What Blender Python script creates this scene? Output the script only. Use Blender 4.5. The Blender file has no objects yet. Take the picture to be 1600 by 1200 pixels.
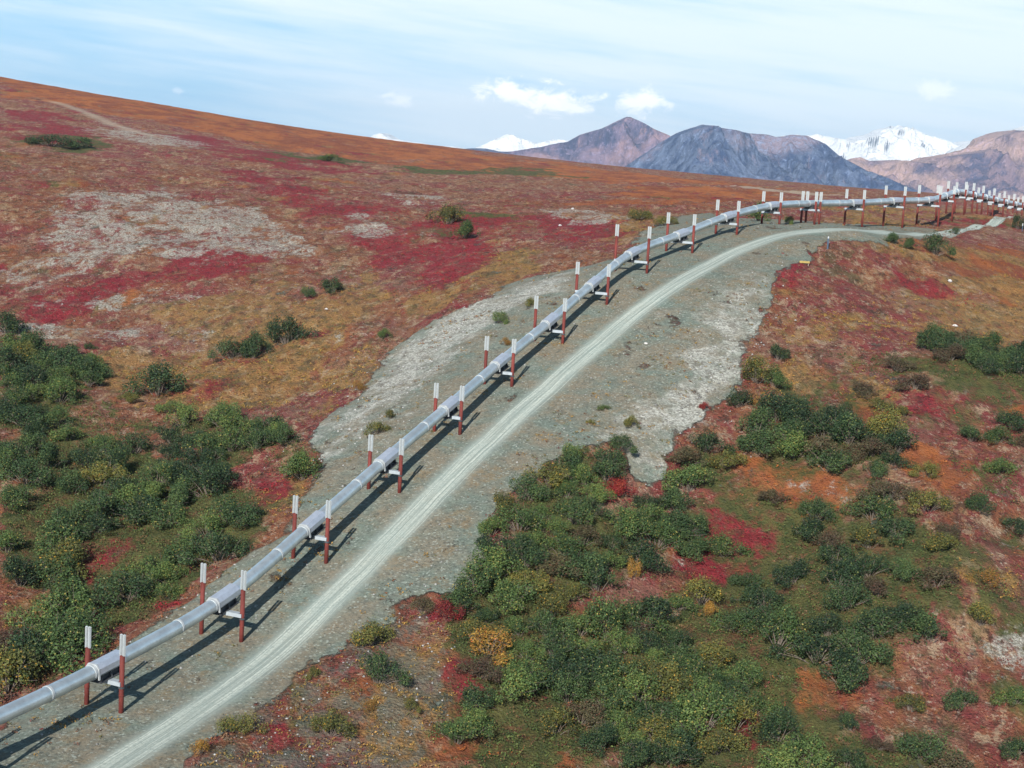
import bpy, math, random
import numpy as np
from mathutils import Vector, Matrix

random.seed(7); rng = np.random.default_rng(7)
S = bpy.context.scene
C = S.collection
R = math.radians

# ------------------------------------------------------------------ camera, sky, sun
FOC = 2500.0                      # focal length in pixels of the 1600 px wide photograph
PITCH, ROLL = R(7.51), R(3.3)
CAMZ = 60.0                       # the helicopter hovers 60 m above the datum
cam_d = bpy.data.cameras.new('camera'); cam_d.sensor_width = 36.0
cam_d.lens = 36.0 * FOC / 1600.0; cam_d.clip_start = 1.0; cam_d.clip_end = 80000.0
cam = bpy.data.objects.new('camera', cam_d); C.objects.link(cam)
CM = Matrix.Rotation(math.pi/2 - PITCH, 3, 'X') @ Matrix.Rotation(ROLL, 3, 'Z')
cam.matrix_world = Matrix.Translation((0, 0, CAMZ)) @ CM.to_4x4()
S.camera = cam
CB = np.array([list(r) for r in CM])

SUN_EL, SUN_AZ = R(30.5), R(-163.5)     # azimuth of the sun measured from +Y towards +X
sun_dir = Vector((math.sin(SUN_AZ)*math.cos(SUN_EL), math.cos(SUN_AZ)*math.cos(SUN_EL), math.sin(SUN_EL)))
sd = bpy.data.lights.new('sun', 'SUN'); sd.energy = 5.0; sd.angle = R(0.5); sd.color = (1.0, 0.955, 0.89)
sun = bpy.data.objects.new('sun', sd); C.objects.link(sun)
sun.rotation_euler = sun_dir.to_track_quat('Z', 'Y').to_euler()

W = bpy.data.worlds.new('World'); S.world = W; W.use_nodes = True
def mk(nt, t, **kw):
    n = nt.nodes.new(t)
    for k, v in kw.items():
        if k in ('operation', 'blend_type', 'data_type', 'attribute_name', 'noise_dimensions', 'feature', 'interpolation_type', 'sky_type', 'use_clamp', 'clamp', 'attribute_type', 'normalize', 'vector_type', 'distance'):
            setattr(n, k, v)
        else: n.inputs[k].default_value = v
    return n
def build_world():
    nt = W.node_tree; nt.nodes.clear(); L = nt.links.new
    out = mk(nt, 'ShaderNodeOutputWorld'); bg = mk(nt, 'ShaderNodeBackground'); bg.inputs['Strength'].default_value = 0.052
    sky = mk(nt, 'ShaderNodeTexSky', sky_type='NISHITA'); sky.sun_disc = False
    sky.sun_elevation = SUN_EL; sky.sun_rotation = SUN_AZ; sky.air_density = 1.0; sky.dust_density = 0.6; sky.ozone_density = 2.5
    tc = mk(nt, 'ShaderNodeTexCoord')
    sep = mk(nt, 'ShaderNodeSeparateXYZ'); L(tc.outputs['Generated'], sep.inputs[0])
    # gnomonic-like coordinates of the cloud layer: direction divided by its y
    def M(op, a, b=None, c=None):
        n = mk(nt, 'ShaderNodeMath', operation=op)
        for i, v in enumerate((a, b, c)):
            if v is None: continue
            if isinstance(v, (int, float)): n.inputs[i].default_value = v
            else: L(v, n.inputs[i])
        return n.outputs[0]
    az = M('ARCTAN2', sep.outputs['X'], sep.outputs['Y']); el = M('ARCSINE', sep.outputs['Z'])
    def noise(sx, sy, rot, scale, det, rough, off=0.0, dist=0.0):
        cx = mk(nt, 'ShaderNodeCombineXYZ'); L(az, cx.inputs[0]); L(el, cx.inputs[1]); cx.inputs[2].default_value = off
        mp = mk(nt, 'ShaderNodeMapping'); mp.inputs['Rotation'].default_value = (0, 0, rot); 
        mp2 = mk(nt, 'ShaderNodeMapping'); mp2.inputs['Scale'].default_value = (sx, sy, 1)
        L(cx.outputs[0], mp.inputs[0]); L(mp.outputs[0], mp2.inputs[0])
        n = mk(nt, 'ShaderNodeTexNoise'); n.inputs['Scale'].default_value = scale; n.inputs['Detail'].default_value = det
        n.inputs['Roughness'].default_value = rough; n.inputs['Distortion'].default_value = dist
        L(mp2.outputs[0], n.inputs['Vector']); return n.outputs['Fac']
    def ss(x, a, b):
        n = mk(nt, 'ShaderNodeMapRange', interpolation_type='SMOOTHSTEP'); L(x, n.inputs[0])
        n.inputs[1].default_value = a; n.inputs[2].default_value = b; return n.outputs[0]
    wispy = noise(1.6, 22, R(5), 2.2, 6, 0.55, 0.3, 0.2)
    fine = noise(4, 40, R(5), 4.0, 6, 0.6, 4.3, 0.2)
    broad = noise(1.5, 5, R(8), 2.0, 3, 0.5, 2.0)
    # thin cirrus sheet, thicker towards the right (east) and in the middle heights
    cir = M('ADD', M('MULTIPLY', wispy, 0.75), M('MULTIPLY', fine, 0.25))
    cir = M('ADD', cir, M('MULTIPLY', M('SUBTRACT', broad, 0.5), 0.5))
    band = M('MULTIPLY', ss(el, 0.160, 0.105), 0.22)           # clear blue above, sheet below
    east = M('MULTIPLY', ss(az, -0.33, 0.12), 0.22)
    cir = M('ADD', cir, M('SUBTRACT', M('ADD', band, east), 0.30))
    cir_m = M('MULTIPLY', M('MULTIPLY', ss(cir, 0.20, 0.72), ss(el, .55, .25)), 0.90)
    # small fair-weather cumulus puffs low over the mountains
    def puff(u, v, wu, wv, seed, thr=0.50, amt=0.9):
        a0, e0 = pix_dir(u, v)
        dx = M('DIVIDE', M('SUBTRACT', az, a0), wu); dy = M('DIVIDE', M('SUBTRACT', el, e0), wv)
        r = M('SQRT', M('ADD', M('MULTIPLY', dx, dx), M('MULTIPLY', dy, dy)))
        n = noise(1, 1.5, 0, 75, 8, 0.62, seed, 0.6)
        v = M('ADD', M('SUBTRACT', 1.0, r), M('MULTIPLY', M('SUBTRACT', n, 0.5), 2.6))
        return M('MULTIPLY', ss(v, 0.10, 0.75), amt)
    clouds = None
    for a in ((795, 144, .022, .0095, 1, .5, .9), (850, 154, .034, .012, 5, .5, .95), (892, 166, .020, .007, 6, .5, .85), (1003, 160, .020, .011, 2, .5, .85), (628, 156, .016, .006, 3, .5, .45),
              (280, 142, .006, .003, 4, .5, .3), (1462, 140, .018, .008, 7, .5, .32)):
        m = puff(*a); clouds = m if clouds is None else M('MAXIMUM', clouds, m)
    mx = mk(nt, 'ShaderNodeMix', data_type='RGBA'); L(cir_m, mx.inputs['Factor']); 
    blu = mk(nt, 'ShaderNodeMix', data_type='RGBA'); L(M('MULTIPLY', ss(el, 0.9, 0.05), .75), blu.inputs['Factor']); L(sky.outputs[0], blu.inputs[6]); blu.inputs[7].default_value = (4.0, 9.6, 14.6, 1)
    L(blu.outputs[2], mx.inputs[6]); mx.inputs[7].default_value = (12.0, 13.3, 14.2, 1)
    mx2 = mk(nt, 'ShaderNodeMix', data_type='RGBA'); L(clouds, mx2.inputs['Factor']); L(mx.outputs[2], mx2.inputs[6]); mx2.inputs[7].default_value = (17.8, 17.5, 18.0, 1)
    L(mx2.outputs[2], bg.inputs['Color']); L(bg.outputs[0], out.inputs['Surface'])
def pix_dir(u, v):
    d = CB @ np.array([(u-800)/FOC, -(v-600)/FOC, -1.0]); d /= np.linalg.norm(d)
    return math.atan2(d[0], d[1]), math.asin(d[2])
build_world()
S.view_settings.view_transform = 'Standard'; S.view_settings.look = 'None'; S.view_settings.gamma = 1.0
S.view_settings.exposure = 0.72

# ------------------------------------------------------------------ numeric helpers
def ray(u, v): return CB @ np.array([(u-800)/FOC, -(v-600)/FOC, -1.0])
def pt(u, v, d): r = ray(u, v)*d; return np.array([r[0], r[1], r[2]+CAMZ])
def project(x, y, z):
    q = np.stack([x, y, z-CAMZ], -1) @ CB
    return 800 + FOC*q[..., 0]/-q[..., 2], 600 - FOC*q[..., 1]/-q[..., 2]
def hsh(ix, iy, s):
    h = (ix.astype(np.int64)*374761393 + iy.astype(np.int64)*668265263 + s*1442695041) & 0xffffffff
    h = ((h ^ (h >> 13))*1274126177) & 0xffffffff
    return ((h ^ (h >> 16)) & 0xffff)/65535.0
def vnoise(x, y, s=0):
    ix = np.floor(x); iy = np.floor(y); fx = x-ix; fy = y-iy
    fx = fx*fx*(3-2*fx); fy = fy*fy*(3-2*fy)
    a = hsh(ix, iy, s); b = hsh(ix+1, iy, s); c = hsh(ix, iy+1, s); d = hsh(ix+1, iy+1, s)
    return a*(1-fx)*(1-fy)+b*fx*(1-fy)+c*(1-fx)*fy+d*fx*fy
def fbm(x, y, s=0, o=4):
    t = 0; a = 0.5; n = 0
    for i in range(o): t = t + a*vnoise(x*2**i+i*17.3, y*2**i-i*9.1, s+i); n += a; a *= 0.5
    return t/n
def sstep(x, a, b): t = np.clip((x-a)/(b-a), 0, 1); return t*t*(3-2*t)

# ------------------------------------------------------------------ the line of the pipeline
BASE_PX = [(189,1114),(377,1003),(509.5,880),(624,770),(718.5,679),(799.5,604),(879,537),(948,476),(1010.5,427.5),(1081.5,395.6),
           (1151,367),(1217.5,351),(1276,349),(1346.5,355),(1409.5,355.5),(1465,354.5),(1487,345.6)]
SP = 18.3
P = [pt(*BASE_PX[0], FOC/17.0)]
for q in BASE_PX[1:]:
    rr = ray(*q); p0 = P[-1]-np.array([0, 0, CAMZ])
    a = rr@rr; b = -2*rr@p0; c = p0@p0-SP**2
    P.append(rr*((-b+math.sqrt(b*b-4*a*c))/(2*a))+np.array([0, 0, CAMZ]))
WID  = [4.1,4.9,4.2,4.2,3.7,4.2,4.7,5.4,6.0,5.2,4.4,3.8,3.1,4.3,4.7,5.1,3.9]
POSTH = [7.4,7.4,7.1,6.6,6.4,6.7,6.8,6.4,7.9,6.9,6.3,6.3,6.4,7.9,9.05,9.4,8.45]
PIPEH = [4.1,4.1,4.1,3.8,3.5,3.15,3.1,3.05,3.2,3.15,3.3,3.6,4.0,5.1,5.8,6.1,6.1]
# supports before the first visible one and beyond the last measured one
P0 = P[0]-(P[1]-P[0])*np.array([1, 1, 0.6]); P0b = P0-(P[1]-P[0])*np.array([1.05, .95, .4])
P = [P0b, P0]+P; WID = [4.2, 4.2]+WID; POSTH = [7.4, 7.4]+POSTH; PIPEH = [4.1, 4.1]+PIPEH
for u, pv in ((1509,300.5),(1521,302),(1536,305.5),(1553,309),(1569,313),(1584,316.5),(1598,319.5),(1612,322.5),(1627,326)):
    pr = P[-1]; rr = ray(u, pv); n = rr[:2]/rr[1]                    # bearing
    a = n@n; b = -2*n@pr[:2]; c = pr[:2]@pr[:2]-SP**2
    y = (-b+math.sqrt(max(b*b-4*a*c, 0)))/(2*a)
    pz = CAMZ+rr[2]*y/rr[1]
    hgt = 5.6; P.append(np.array([n[0]*y, y, pz-hgt])); PIPEH.append(hgt); POSTH.append(8.2); WID.append(4.4)
P = np.array(P); NB = len(P)
HD = np.zeros((NB, 2))
for k in range(NB):
    h = P[min(k+1, NB-1)]-P[max(k-1, 0)]; HD[k] = h[:2]/np.linalg.norm(h[:2])
NL = np.stack([-HD[:, 1], HD[:, 0]], -1)                        # towards the left of the line

# ------------------------------------------------------------------ terrain height field
ctrl = []
for k in range(NB):
    far = k > 15
    for off, dz in ((0, 0), (WID[k], 0), (-9, -.1), (-18, -.5)) if not far else ((0, 0), (5, 0), (-8, -.3)):
        q = P[k][:2]+NL[k]*off; ctrl.append((q[0], q[1], P[k][2]+dz))
    if k < 13:
        q = P[k][:2]+NL[k]*(WID[k]+6); ctrl.append((q[0], q[1], P[k][2]-.6))
        q = P[k][:2]+NL[k]*(WID[k]+16); ctrl.append((q[0], q[1], P[k][2]-3.2))
    if k < 11:
        q = P[k][:2]-NL[k]*(27 if 6 < k else 22); ctrl.append((q[0], q[1], P[k][2]-(2.4 if k > 5 else 1.6)))
for u, v, d in ((0,1000,168),(0,880,186),(0,750,206),(0,620,242),(0,500,290),(0,400,340),(0,300,392),(-250,300,380),(-250,500,285),(-250,700,220),(-250,900,180),(-350,1150,140),
    (250,750,214),(250,600,258),(250,500,292),(250,400,336),(250,300,420),(420,620,250),(500,500,284),(500,400,345),(500,300,460),(600,400,345),(700,300,505),(700,400,335),
    (800,350,385),(900,400,300),(900,340,395),(900,300,550),(1000,340,372),(1100,310,520),(1200,320,450),(1300,330,415),(1450,330,430),(1560,325,480),(1660,326,520),
    (0,237,480),(-250,222,470),(200,250,500),(450,270,560),
    (0,180,850),(0,120,1150),(-250,90,1130),(-250,150,850),(250,220,760),(100,219,690),(267,167,1150),(250,195,930),(530,208,1200),(500,240,930),(720,232,1250),(600,260,800),(800,275,750),(800,255,1020),
    (871,253.5,1300),(967,264.5,1350),(1020,287,800),(1160,283,1400),(1260,300,720),(1339,304,1400),(1500,310.5,1300),(1650,320,1250),(1450,313,700),(1620,322,720),(1950,345,700),(1950,341,1200),
    (1200,900,188),(1200,1100,163),(1500,1100,165),(800,1150,149),(1000,1000,172),(1200,760,203),(1400,900,180),(1600,900,184),(1900,1000,190),(1600,600,234),(1400,600,228),(1400,750,201),(1600,750,206),(1850,700,235),
    (1400,450,284),(1300,500,255),(1300,420,283),(1600,450,304),(1850,500,320),(1500,400,318),(1850,420,400),(1590,352,400),(1590,338,440),(1290,359,325),(1370,364,326),(1440,366,338),(1500,357,378),(1560,342,440),(1330,378,301),(1400,388,306),(1500,375,350),(1540,355,392),(1250,560,238),(1700,380,390),(600,1250,135),(1200,1300,142),(1700,1300,145)):
    q = pt(u, v, d); ctrl.append(tuple(q))
# dip behind the brow and the ground beyond the ridge
for u, d, z in ((0,570,52),(200,590,52.5),(420,650,54),(-250,560,52),(0,1700,66),(400,1750,55),(800,1800,45),(1300,1800,40),(1700,1800,36),(-800,1700,80),(2300,1800,30)):
    q = ray(u, 250); ctrl.append((q[0]*d, q[1]*d, z))
for x, y, z in ((-200,60,2),(-60,60,4),(60,60,0),(250,80,0),(-300,200,14),(320,250,28),(400,450,46),(-400,400,48),(-700,800,75),(0,-100,0),(0,2300,20),(-1500,2300,30),(1500,2300,10)):
    ctrl.append((x, y, z))
ctrl = np.array(ctrl, float)
CC = 7.0
dm = np.sqrt(((ctrl[:, None, :2]-ctrl[None, :, :2])**2).sum(-1)+CC*CC)
nn = len(ctrl); A = np.zeros((nn+3, nn+3)); A[:nn, :nn] = dm-np.eye(nn)*0.6
pl = np.stack([np.ones(nn), ctrl[:, 0]/100, ctrl[:, 1]/100], -1); A[:nn, nn:] = pl; A[nn:, :nn] = pl.T
cf = np.linalg.solve(A, np.concatenate([ctrl[:, 2], np.zeros(3)]))
def rbf(x, y):
    o = np.zeros_like(x)
    for i in range(nn): o += cf[i]*np.sqrt((x-ctrl[i, 0])**2+(y-ctrl[i, 1])**2+CC*CC)
    return o+cf[nn]+cf[nn+1]*x/100+cf[nn+2]*y/100

def axis(lo, hi, core0, core1, step, grow):
    a = [core0]
    while a[-1] < core1: a.append(a[-1]+step)
    s = step
    while a[-1] < hi: s *= grow; a.append(a[-1]+s)
    s = step
    while a[0] > lo: s *= grow; a.insert(0, a[0]-s)
    return np.array(a)
GX = axis(-9000, 9000, -85, 95, 0.55, 1.022)
GY = [60.0]
while GY[-1] < 9000:
    y = GY[-1]; GY.append(y+(2.0 if y < 115 else max(0.5, 0.5*(y/190)**1.35) if y < 1500 else (y-1440)*0.14))
GY = np.array(GY)
XX, YY = np.meshgrid(GX, GY, indexing='ij')
ZB = rbf(np.clip(XX, -900, 900), np.clip(YY, 60, 1800))
fade = sstep(YY, 1450, 2400); ZB = ZB*(1-fade)+(-30.0)*fade - sstep(YY, 2400, 9000)*60
def seg_dist(x, y, pts):
    best = np.full(x.shape, 1e9)
    for a, b in zip(pts[:-1], pts[1:]):
        ax, ay = a; bx, by = b; dx = bx-ax; dy = by-ay; t = np.clip(((x-ax)*dx+(y-ay)*dy)/(dx*dx+dy*dy), 0, 1)
        best = np.minimum(best, np.hypot(x-ax-t*dx, y-ay-t*dy))
    return best
def bil(G, x, y):
    i = np.clip(np.searchsorted(GX, x)-1, 0, len(GX)-2); j = np.clip(np.searchsorted(GY, y)-1, 0, len(GY)-2)
    fx = (x-GX[i])/(GX[i+1]-GX[i]); fy = (y-GY[j])/(GY[j+1]-GY[j])
    return G[i, j]*(1-fx)*(1-fy)+G[i+1, j]*fx*(1-fy)+G[i, j+1]*(1-fx)*fy+G[i+1, j+1]*fx*fy
DS = 70*np.exp(np.linspace(0, math.log(2300/70), 5000))
def hit(pts, G):
    """meet the view rays of photograph pixels with the ground: returns world x, y"""
    out = []
    for u, v in pts:
        r = ray(u, v); x = r[0]*DS; y = r[1]*DS; z = r[2]*DS+CAMZ
        below = z < bil(G, x, y)
        i = int(np.argmax(below)) if below.any() else len(DS)-1
        out.append((x[i], y[i]))
    return np.array(out)
def inpoly(x, y, poly):
    c = np.zeros(x.shape, bool); n = len(poly)
    for i in range(n):
        x1, y1 = poly[i]; x2, y2 = poly[(i+1) % n]
        if y1 == y2: continue
        c ^= ((y1 > y) != (y2 > y)) & (x < (x2-x1)*(y-y1)/(y2-y1)+x1)
    return c

# gravel pad outline and the other patches of the hillside, as they lie on the ground
PAD = [(-80,1190),(0,1125),(90,1062),(180,1012),(250,975),(310,925),(360,880),(430,840),(460,790),(480,755),(508,718),(488,690),(500,660),(560,610),(600,560),(640,525),(700,490),(760,470),(800,440),(860,425),(900,418),(960,405),(985,385),(1000,365),(1050,341),(1100,332),(1150,340),(1230,343),(1290,347),(1360,352),(1420,354),
       (1460,358),(1455,372),(1380,382),(1310,378),(1270,400),(1212,430),(1205,470),(1172,540),(1150,610),(1120,650),(1062,690),(1040,740),(1010,765),(985,740),(975,690),(900,712),(850,745),(765,800),(755,860),(720,920),(640,935),(560,985),(470,1050),(400,1110),(330,1150),(280,1200),(240,1280),(-80,1280)]
pad_w = hit(PAD, ZB)
def zone(polys, warp, sc, seed, soft=5):
    w = np.zeros(XX.shape, np.float32)
    for poly in polys:
        wp = hit(poly, ZB)
        dist = wp[:, 1].mean()/200.0
        m = warp*dist
        i0 = np.searchsorted(GX, wp[:, 0].min()-2*m); i1 = np.searchsorted(GX, wp[:, 0].max()+2*m)
        j0 = np.searchsorted(GY, wp[:, 1].min()-3*m); j1 = np.searchsorted(GY, wp[:, 1].max()+3*m)
        x = XX[i0:i1, j0:j1]; y = YY[i0:i1, j0:j1]; acc = np.zeros(x.shape, np.float32)
        for t in range(soft):
            s = sc*dist*(1+.5*t); e = m*(1+.35*t)
            dx = (fbm(x/s, y/s, seed+t*31)-.5)*4*e; dy = (fbm(x/s, y/s, seed+7+t*31)-.5)*5*e
            acc += inpoly(x+dx, y+dy, wp)
        w[i0:i1, j0:j1] = np.maximum(w[i0:i1, j0:j1], acc/soft)
    return w
THICK = {
 'lb': [[(0,548),(70,545),(155,572),(160,600),(100,612),(130,640),(172,680),(160,720),(100,760),(0,780)],
        [(270,668),(340,655),(410,665),(450,690),(503,722),(498,748),(470,752),(450,725),(380,728),(300,740),(262,715)],
        [(0,780),(100,750),(180,690),(260,715),(350,745),(385,775),(412,822),(395,850),(325,892),(285,922),(225,962),(160,982),(130,940),(60,905),(0,930)],
        [(0,1010),(60,1000),(100,950),(140,990),(120,1040),(60,1062),(0,1095)]],
 'mid': [[(768,805),(850,750),(900,712),(970,700),(975,735),(930,765),(950,810),(1000,830),(1010,900),(930,930),(900,960),(880,1000),(860,1050),(800,1080),(740,1150),(690,1190),(705,1100),(735,1040),(715,990),(725,930),(760,880)],
         [(870,1010),(960,960),(1100,940),(1110,960),(1040,990),(1090,1030),(1180,1080),(1165,1190),(1000,1200),(860,1150)]],
 'rb': [[(1150,665),(1210,650),(1300,655),(1400,690),(1405,745),(1330,750),(1250,722),(1170,707)],
        [(1055,722),(1110,690),(1150,720),(1130,765),(1075,775),(1050,758)], [(1000,790),(1060,800),(1150,850),(1140,870),(1060,870),(1005,850)],
        [(1180,760),(1260,800),(1330,830),(1400,760),(1450,790),(1490,850),(1480,960),(1470,1010),(1400,1020),(1330,1110),(1300,1060),(1200,1010),(1140,1000),(1160,930),(1150,890),(1240,900),(1310,860),(1250,850)],
        [(1430,545),(1500,537),(1560,552),(1640,565),(1640,600),(1540,590),(1480,565)],
        [(1200,1155),(1260,1140),(1320,1170),(1480,1178),(1490,1230),(1200,1230)],
        [(1500,685),(1560,672),(1640,668),(1640,715),(1560,702)]],
}
print('zones...')
Zg = zone([PAD], .8, 4, 1)
Zrocky = zone([[(440,1075),(560,1000),(640,950),(715,990),(700,1090),(660,1200),(560,1280),(240,1280),(300,1190)]], 1.5, 5, 2)
Zcob = .82*zone([[(485,690),(560,612),(605,545),(640,525),(700,490),(780,455),(860,425),(905,420),(885,440),(800,485),(735,535),(680,585),(620,630),(570,685),(530,722),(505,722)],
             [(1180,435),(1208,432),(1200,480),(1168,560),(1145,620),(1085,680),(1045,740),(1010,768),(980,740),(985,680),(1020,640),(1045,595),(1075,540),(1120,480)]], 2.3, 5, 3, 7)
Zpale = zone([[(110,300),(250,295),(420,330),(485,370),(475,405),(330,420),(200,395),(150,440),(60,462),(30,430),(70,360)], [(0,505),(100,500),(200,505),(320,515),(330,535),(220,545),(60,535),(0,535)],
              [(850,318),(960,335),(980,350),(930,358),(850,338)], [(1500,985),(1600,970),(1650,1010),(1600,1060),(1510,1030)], [(1050,640),(1100,650),(1080,665)], [(1240,625),(1310,620),(1320,640)],
              [(1210,745),(1260,750),(1250,768)],[(1530,835),(1600,840),(1600,860),(1540,850)],[(150,185),(190,190),(330,225),(300,232),(170,220),(140,205)],[(620,300),(720,310),(690,325),(600,315)],[(560,330),(640,350),(620,380),(540,370)],
              [(100,455),(280,450),(300,470),(120,490)],[(820,1075),(840,1072),(838,1082)]], 2.2, 6, 4)
Zcrim = zone([[(40,492),(60,468),(200,425),(300,385),(445,398),(400,420),(300,447),(170,472),(80,502)],[(0,400),(38,395),(30,440),(0,450)],[(300,258),(450,285),(640,325),(640,345),(500,335),(400,305)],[(640,330),(800,345),(790,400),(700,445),(600,420),(560,370)],
              [(820,330),(960,345),(1000,370),(900,380),(830,370)],[(1045,765),(1090,775),(1200,805),(1250,835),(1180,860),(1120,805)],[(920,770),(1000,745),(1008,765),(945,805)],[(1040,872),(1130,882),(1150,920),(1060,912)],
              [(365,728),(450,730),(465,765),(395,765)],[(640,940),(700,930),(728,985),(695,980)],[(1210,402),(1300,410),(1340,450),(1250,440)],[(1400,412),(1545,470),(1520,482),(1400,440)],[(1240,370),(1300,395),(1200,470),(1195,430)],
              [(0,165),(130,175),(135,228),(0,215)],[(200,195),(330,215),(560,260),(540,275),(330,245)],[(1240,770),(1290,790),(1280,800),(1230,780)],[(1110,500),(1165,470),(1150,520),(1110,560)],[(1090,655),(1130,645),(1090,668)],[(1000,690),(1060,668),(1060,676),(1000,702)],
              [(1510,660),(1600,645),(1600,660)],[(225,955),(290,925),(280,945),(230,975)],[(1330,640),(1400,600),(1560,640),(1420,650)]], 2.0, 6, 5)
Zgreen = zone(THICK['lb']+THICK['mid']+THICK['rb']+[[(840,1070),(960,940),(1200,930),(1260,1040),(1200,1150),(1240,1200),(700,1210)],[(1110,940),(1290,1040),(1170,1150),(1110,1000)],
              [(30,208),(150,212),(155,232),(30,238)],[(380,235),(560,250),(540,262),(400,252)],[(620,262),(840,262),(900,275),(760,275),(640,272)],[(660,330),(760,335),(750,375),(680,370)],[(100,610),(260,680),(180,700)],
              [(1290,550),(1430,560),(1640,600),(1640,640),(1400,600)],[(1480,720),(1600,730),(1600,820),(1520,790)],[(1500,900),(1560,880),(1580,960),(1520,980)]], 2.5, 7, 6)
Zgreen = np.maximum(Zgreen, .50*zone([[(1010,850),(1150,640),(1300,560),(1640,540),(1640,1260),(690,1260),(760,1000)]], 3, 9, 16))
Zochre = zone([[(0,930),(90,925),(110,985),(0,1000)],[(180,480),(400,440),(560,440),(520,550),(480,620),(300,640),(180,640),(130,570),(260,520)],[(430,575),(590,545),(590,600),(500,615),(450,600)],[(640,460),(740,430),(800,400),(860,420),(720,480),(620,510)],[(760,380),(850,390),(830,430),(760,430)],
              [(480,620),(540,610),(500,660),(480,700)],[(380,790),(460,720),(480,760),(420,840)],[(960,330),(1050,340),(980,390),(920,370)],[(1200,500),(1600,420),(1640,520),(1420,545),(1220,540)],[(1300,360),(1480,390),(1640,400),(1640,420),(1330,400)],
              [(1160,540),(1260,570),(1260,640),(1180,610)],[(1280,560),(1420,600),(1400,640),(1290,620)],[(1300,320),(1480,325),(1600,322),(1600,335),(1430,358),(1300,345)],[(600,980),(760,1000),(700,1200),(560,1200)],[(970,640),(1010,650),(1000,700),(970,690)],[(1460,860),(1590,870),(1560,930),(1470,930)],
              [(1340,960),(1440,1000),(1420,1060),(1350,1080)],[(400,460),(560,430),(620,460),(480,520)]], 2.2, 7, 8)
Zor = zone([[(0,118),(250,162),(560,212),(720,235),(1000,268),(1340,303),(1340,300),(1000,290),(560,250),(300,200),(130,170),(0,150)],[(1000,290),(1200,300),(1300,320),(1150,318),(950,320)],[(1440,390),(1640,380),(1640,480),(1560,470),(1480,430)],[(1150,700),(1300,740),(1330,820),(1200,780)],[(1400,700),(1500,700),(1480,780),(1420,750)],
            [(1300,620),(1460,650),(1640,610),(1640,660),(1330,660)],[(160,700),(200,690),(190,740)],[(1180,1030),(1290,1060),(1260,1120),(1190,1100)],[(700,1140),(860,1150),(900,1200),(700,1200)],[(560,720),(600,640),(640,620)]], 2.5, 8, 9)
# the narrow worn tracks on the far slope
trk = hit([(85,160),(140,178),(200,200),(240,212)], ZB); trk2 = hit([(1000,285),(1100,291),(1180,296),(1262,304),(1300,306)], ZB)
Ztrk = np.maximum(sstep(seg_dist(XX, YY, trk), 6.0, 2.0), sstep(seg_dist(XX, YY, trk2)+4*(fbm(XX/20, YY/20, 5)-.5), 9.5, 7.0))*(YY > 500)

rough = 1-np.maximum(Zg, 0)
ROADPX = [(60,1268),(170,1200),(330,1098),(450,1003),(560,895),(650,803),(735,716),(815,643),(880,585),(940,533),(1005,480),(1080,431),(1150,393),(1220,368),(1290,359),(1370,364),(1440,366),(1500,359),(1560,344),(1582,339)]
road_w = hit(ROADPX, ZB)
nearroad = sstep(seg_dist(XX, YY, road_w), 5.0, 9.0); nearline = sstep(seg_dist(XX, YY, P[:, :2]), 3, 8)
rough = rough*nearroad*(1-.85*sstep(YY, 290, 320)*(1-sstep(seg_dist(XX, YY, road_w), 8, 30)))
nearf = sstep(YY, 1600, 500)
Z = ZB + rough*nearf*((fbm(XX/9, YY/9, 21)-.5)*2.3+(fbm(XX/2.2, YY/2.2, 22, 3)-.5)*.75) + rough*(fbm(XX/60, YY/60, 25)-.5)*5*sstep(YY, 560, 800)*nearf
Z += Zg*nearroad*(fbm(XX/5, YY/5, 23)-.5)*.28 + Zcob*nearroad*(fbm(XX/1.3, YY/1.3, 24, 2)-.5)*.25
def gz(x, y): return bil(Z, np.asarray(x, float), np.asarray(y, float))

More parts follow.
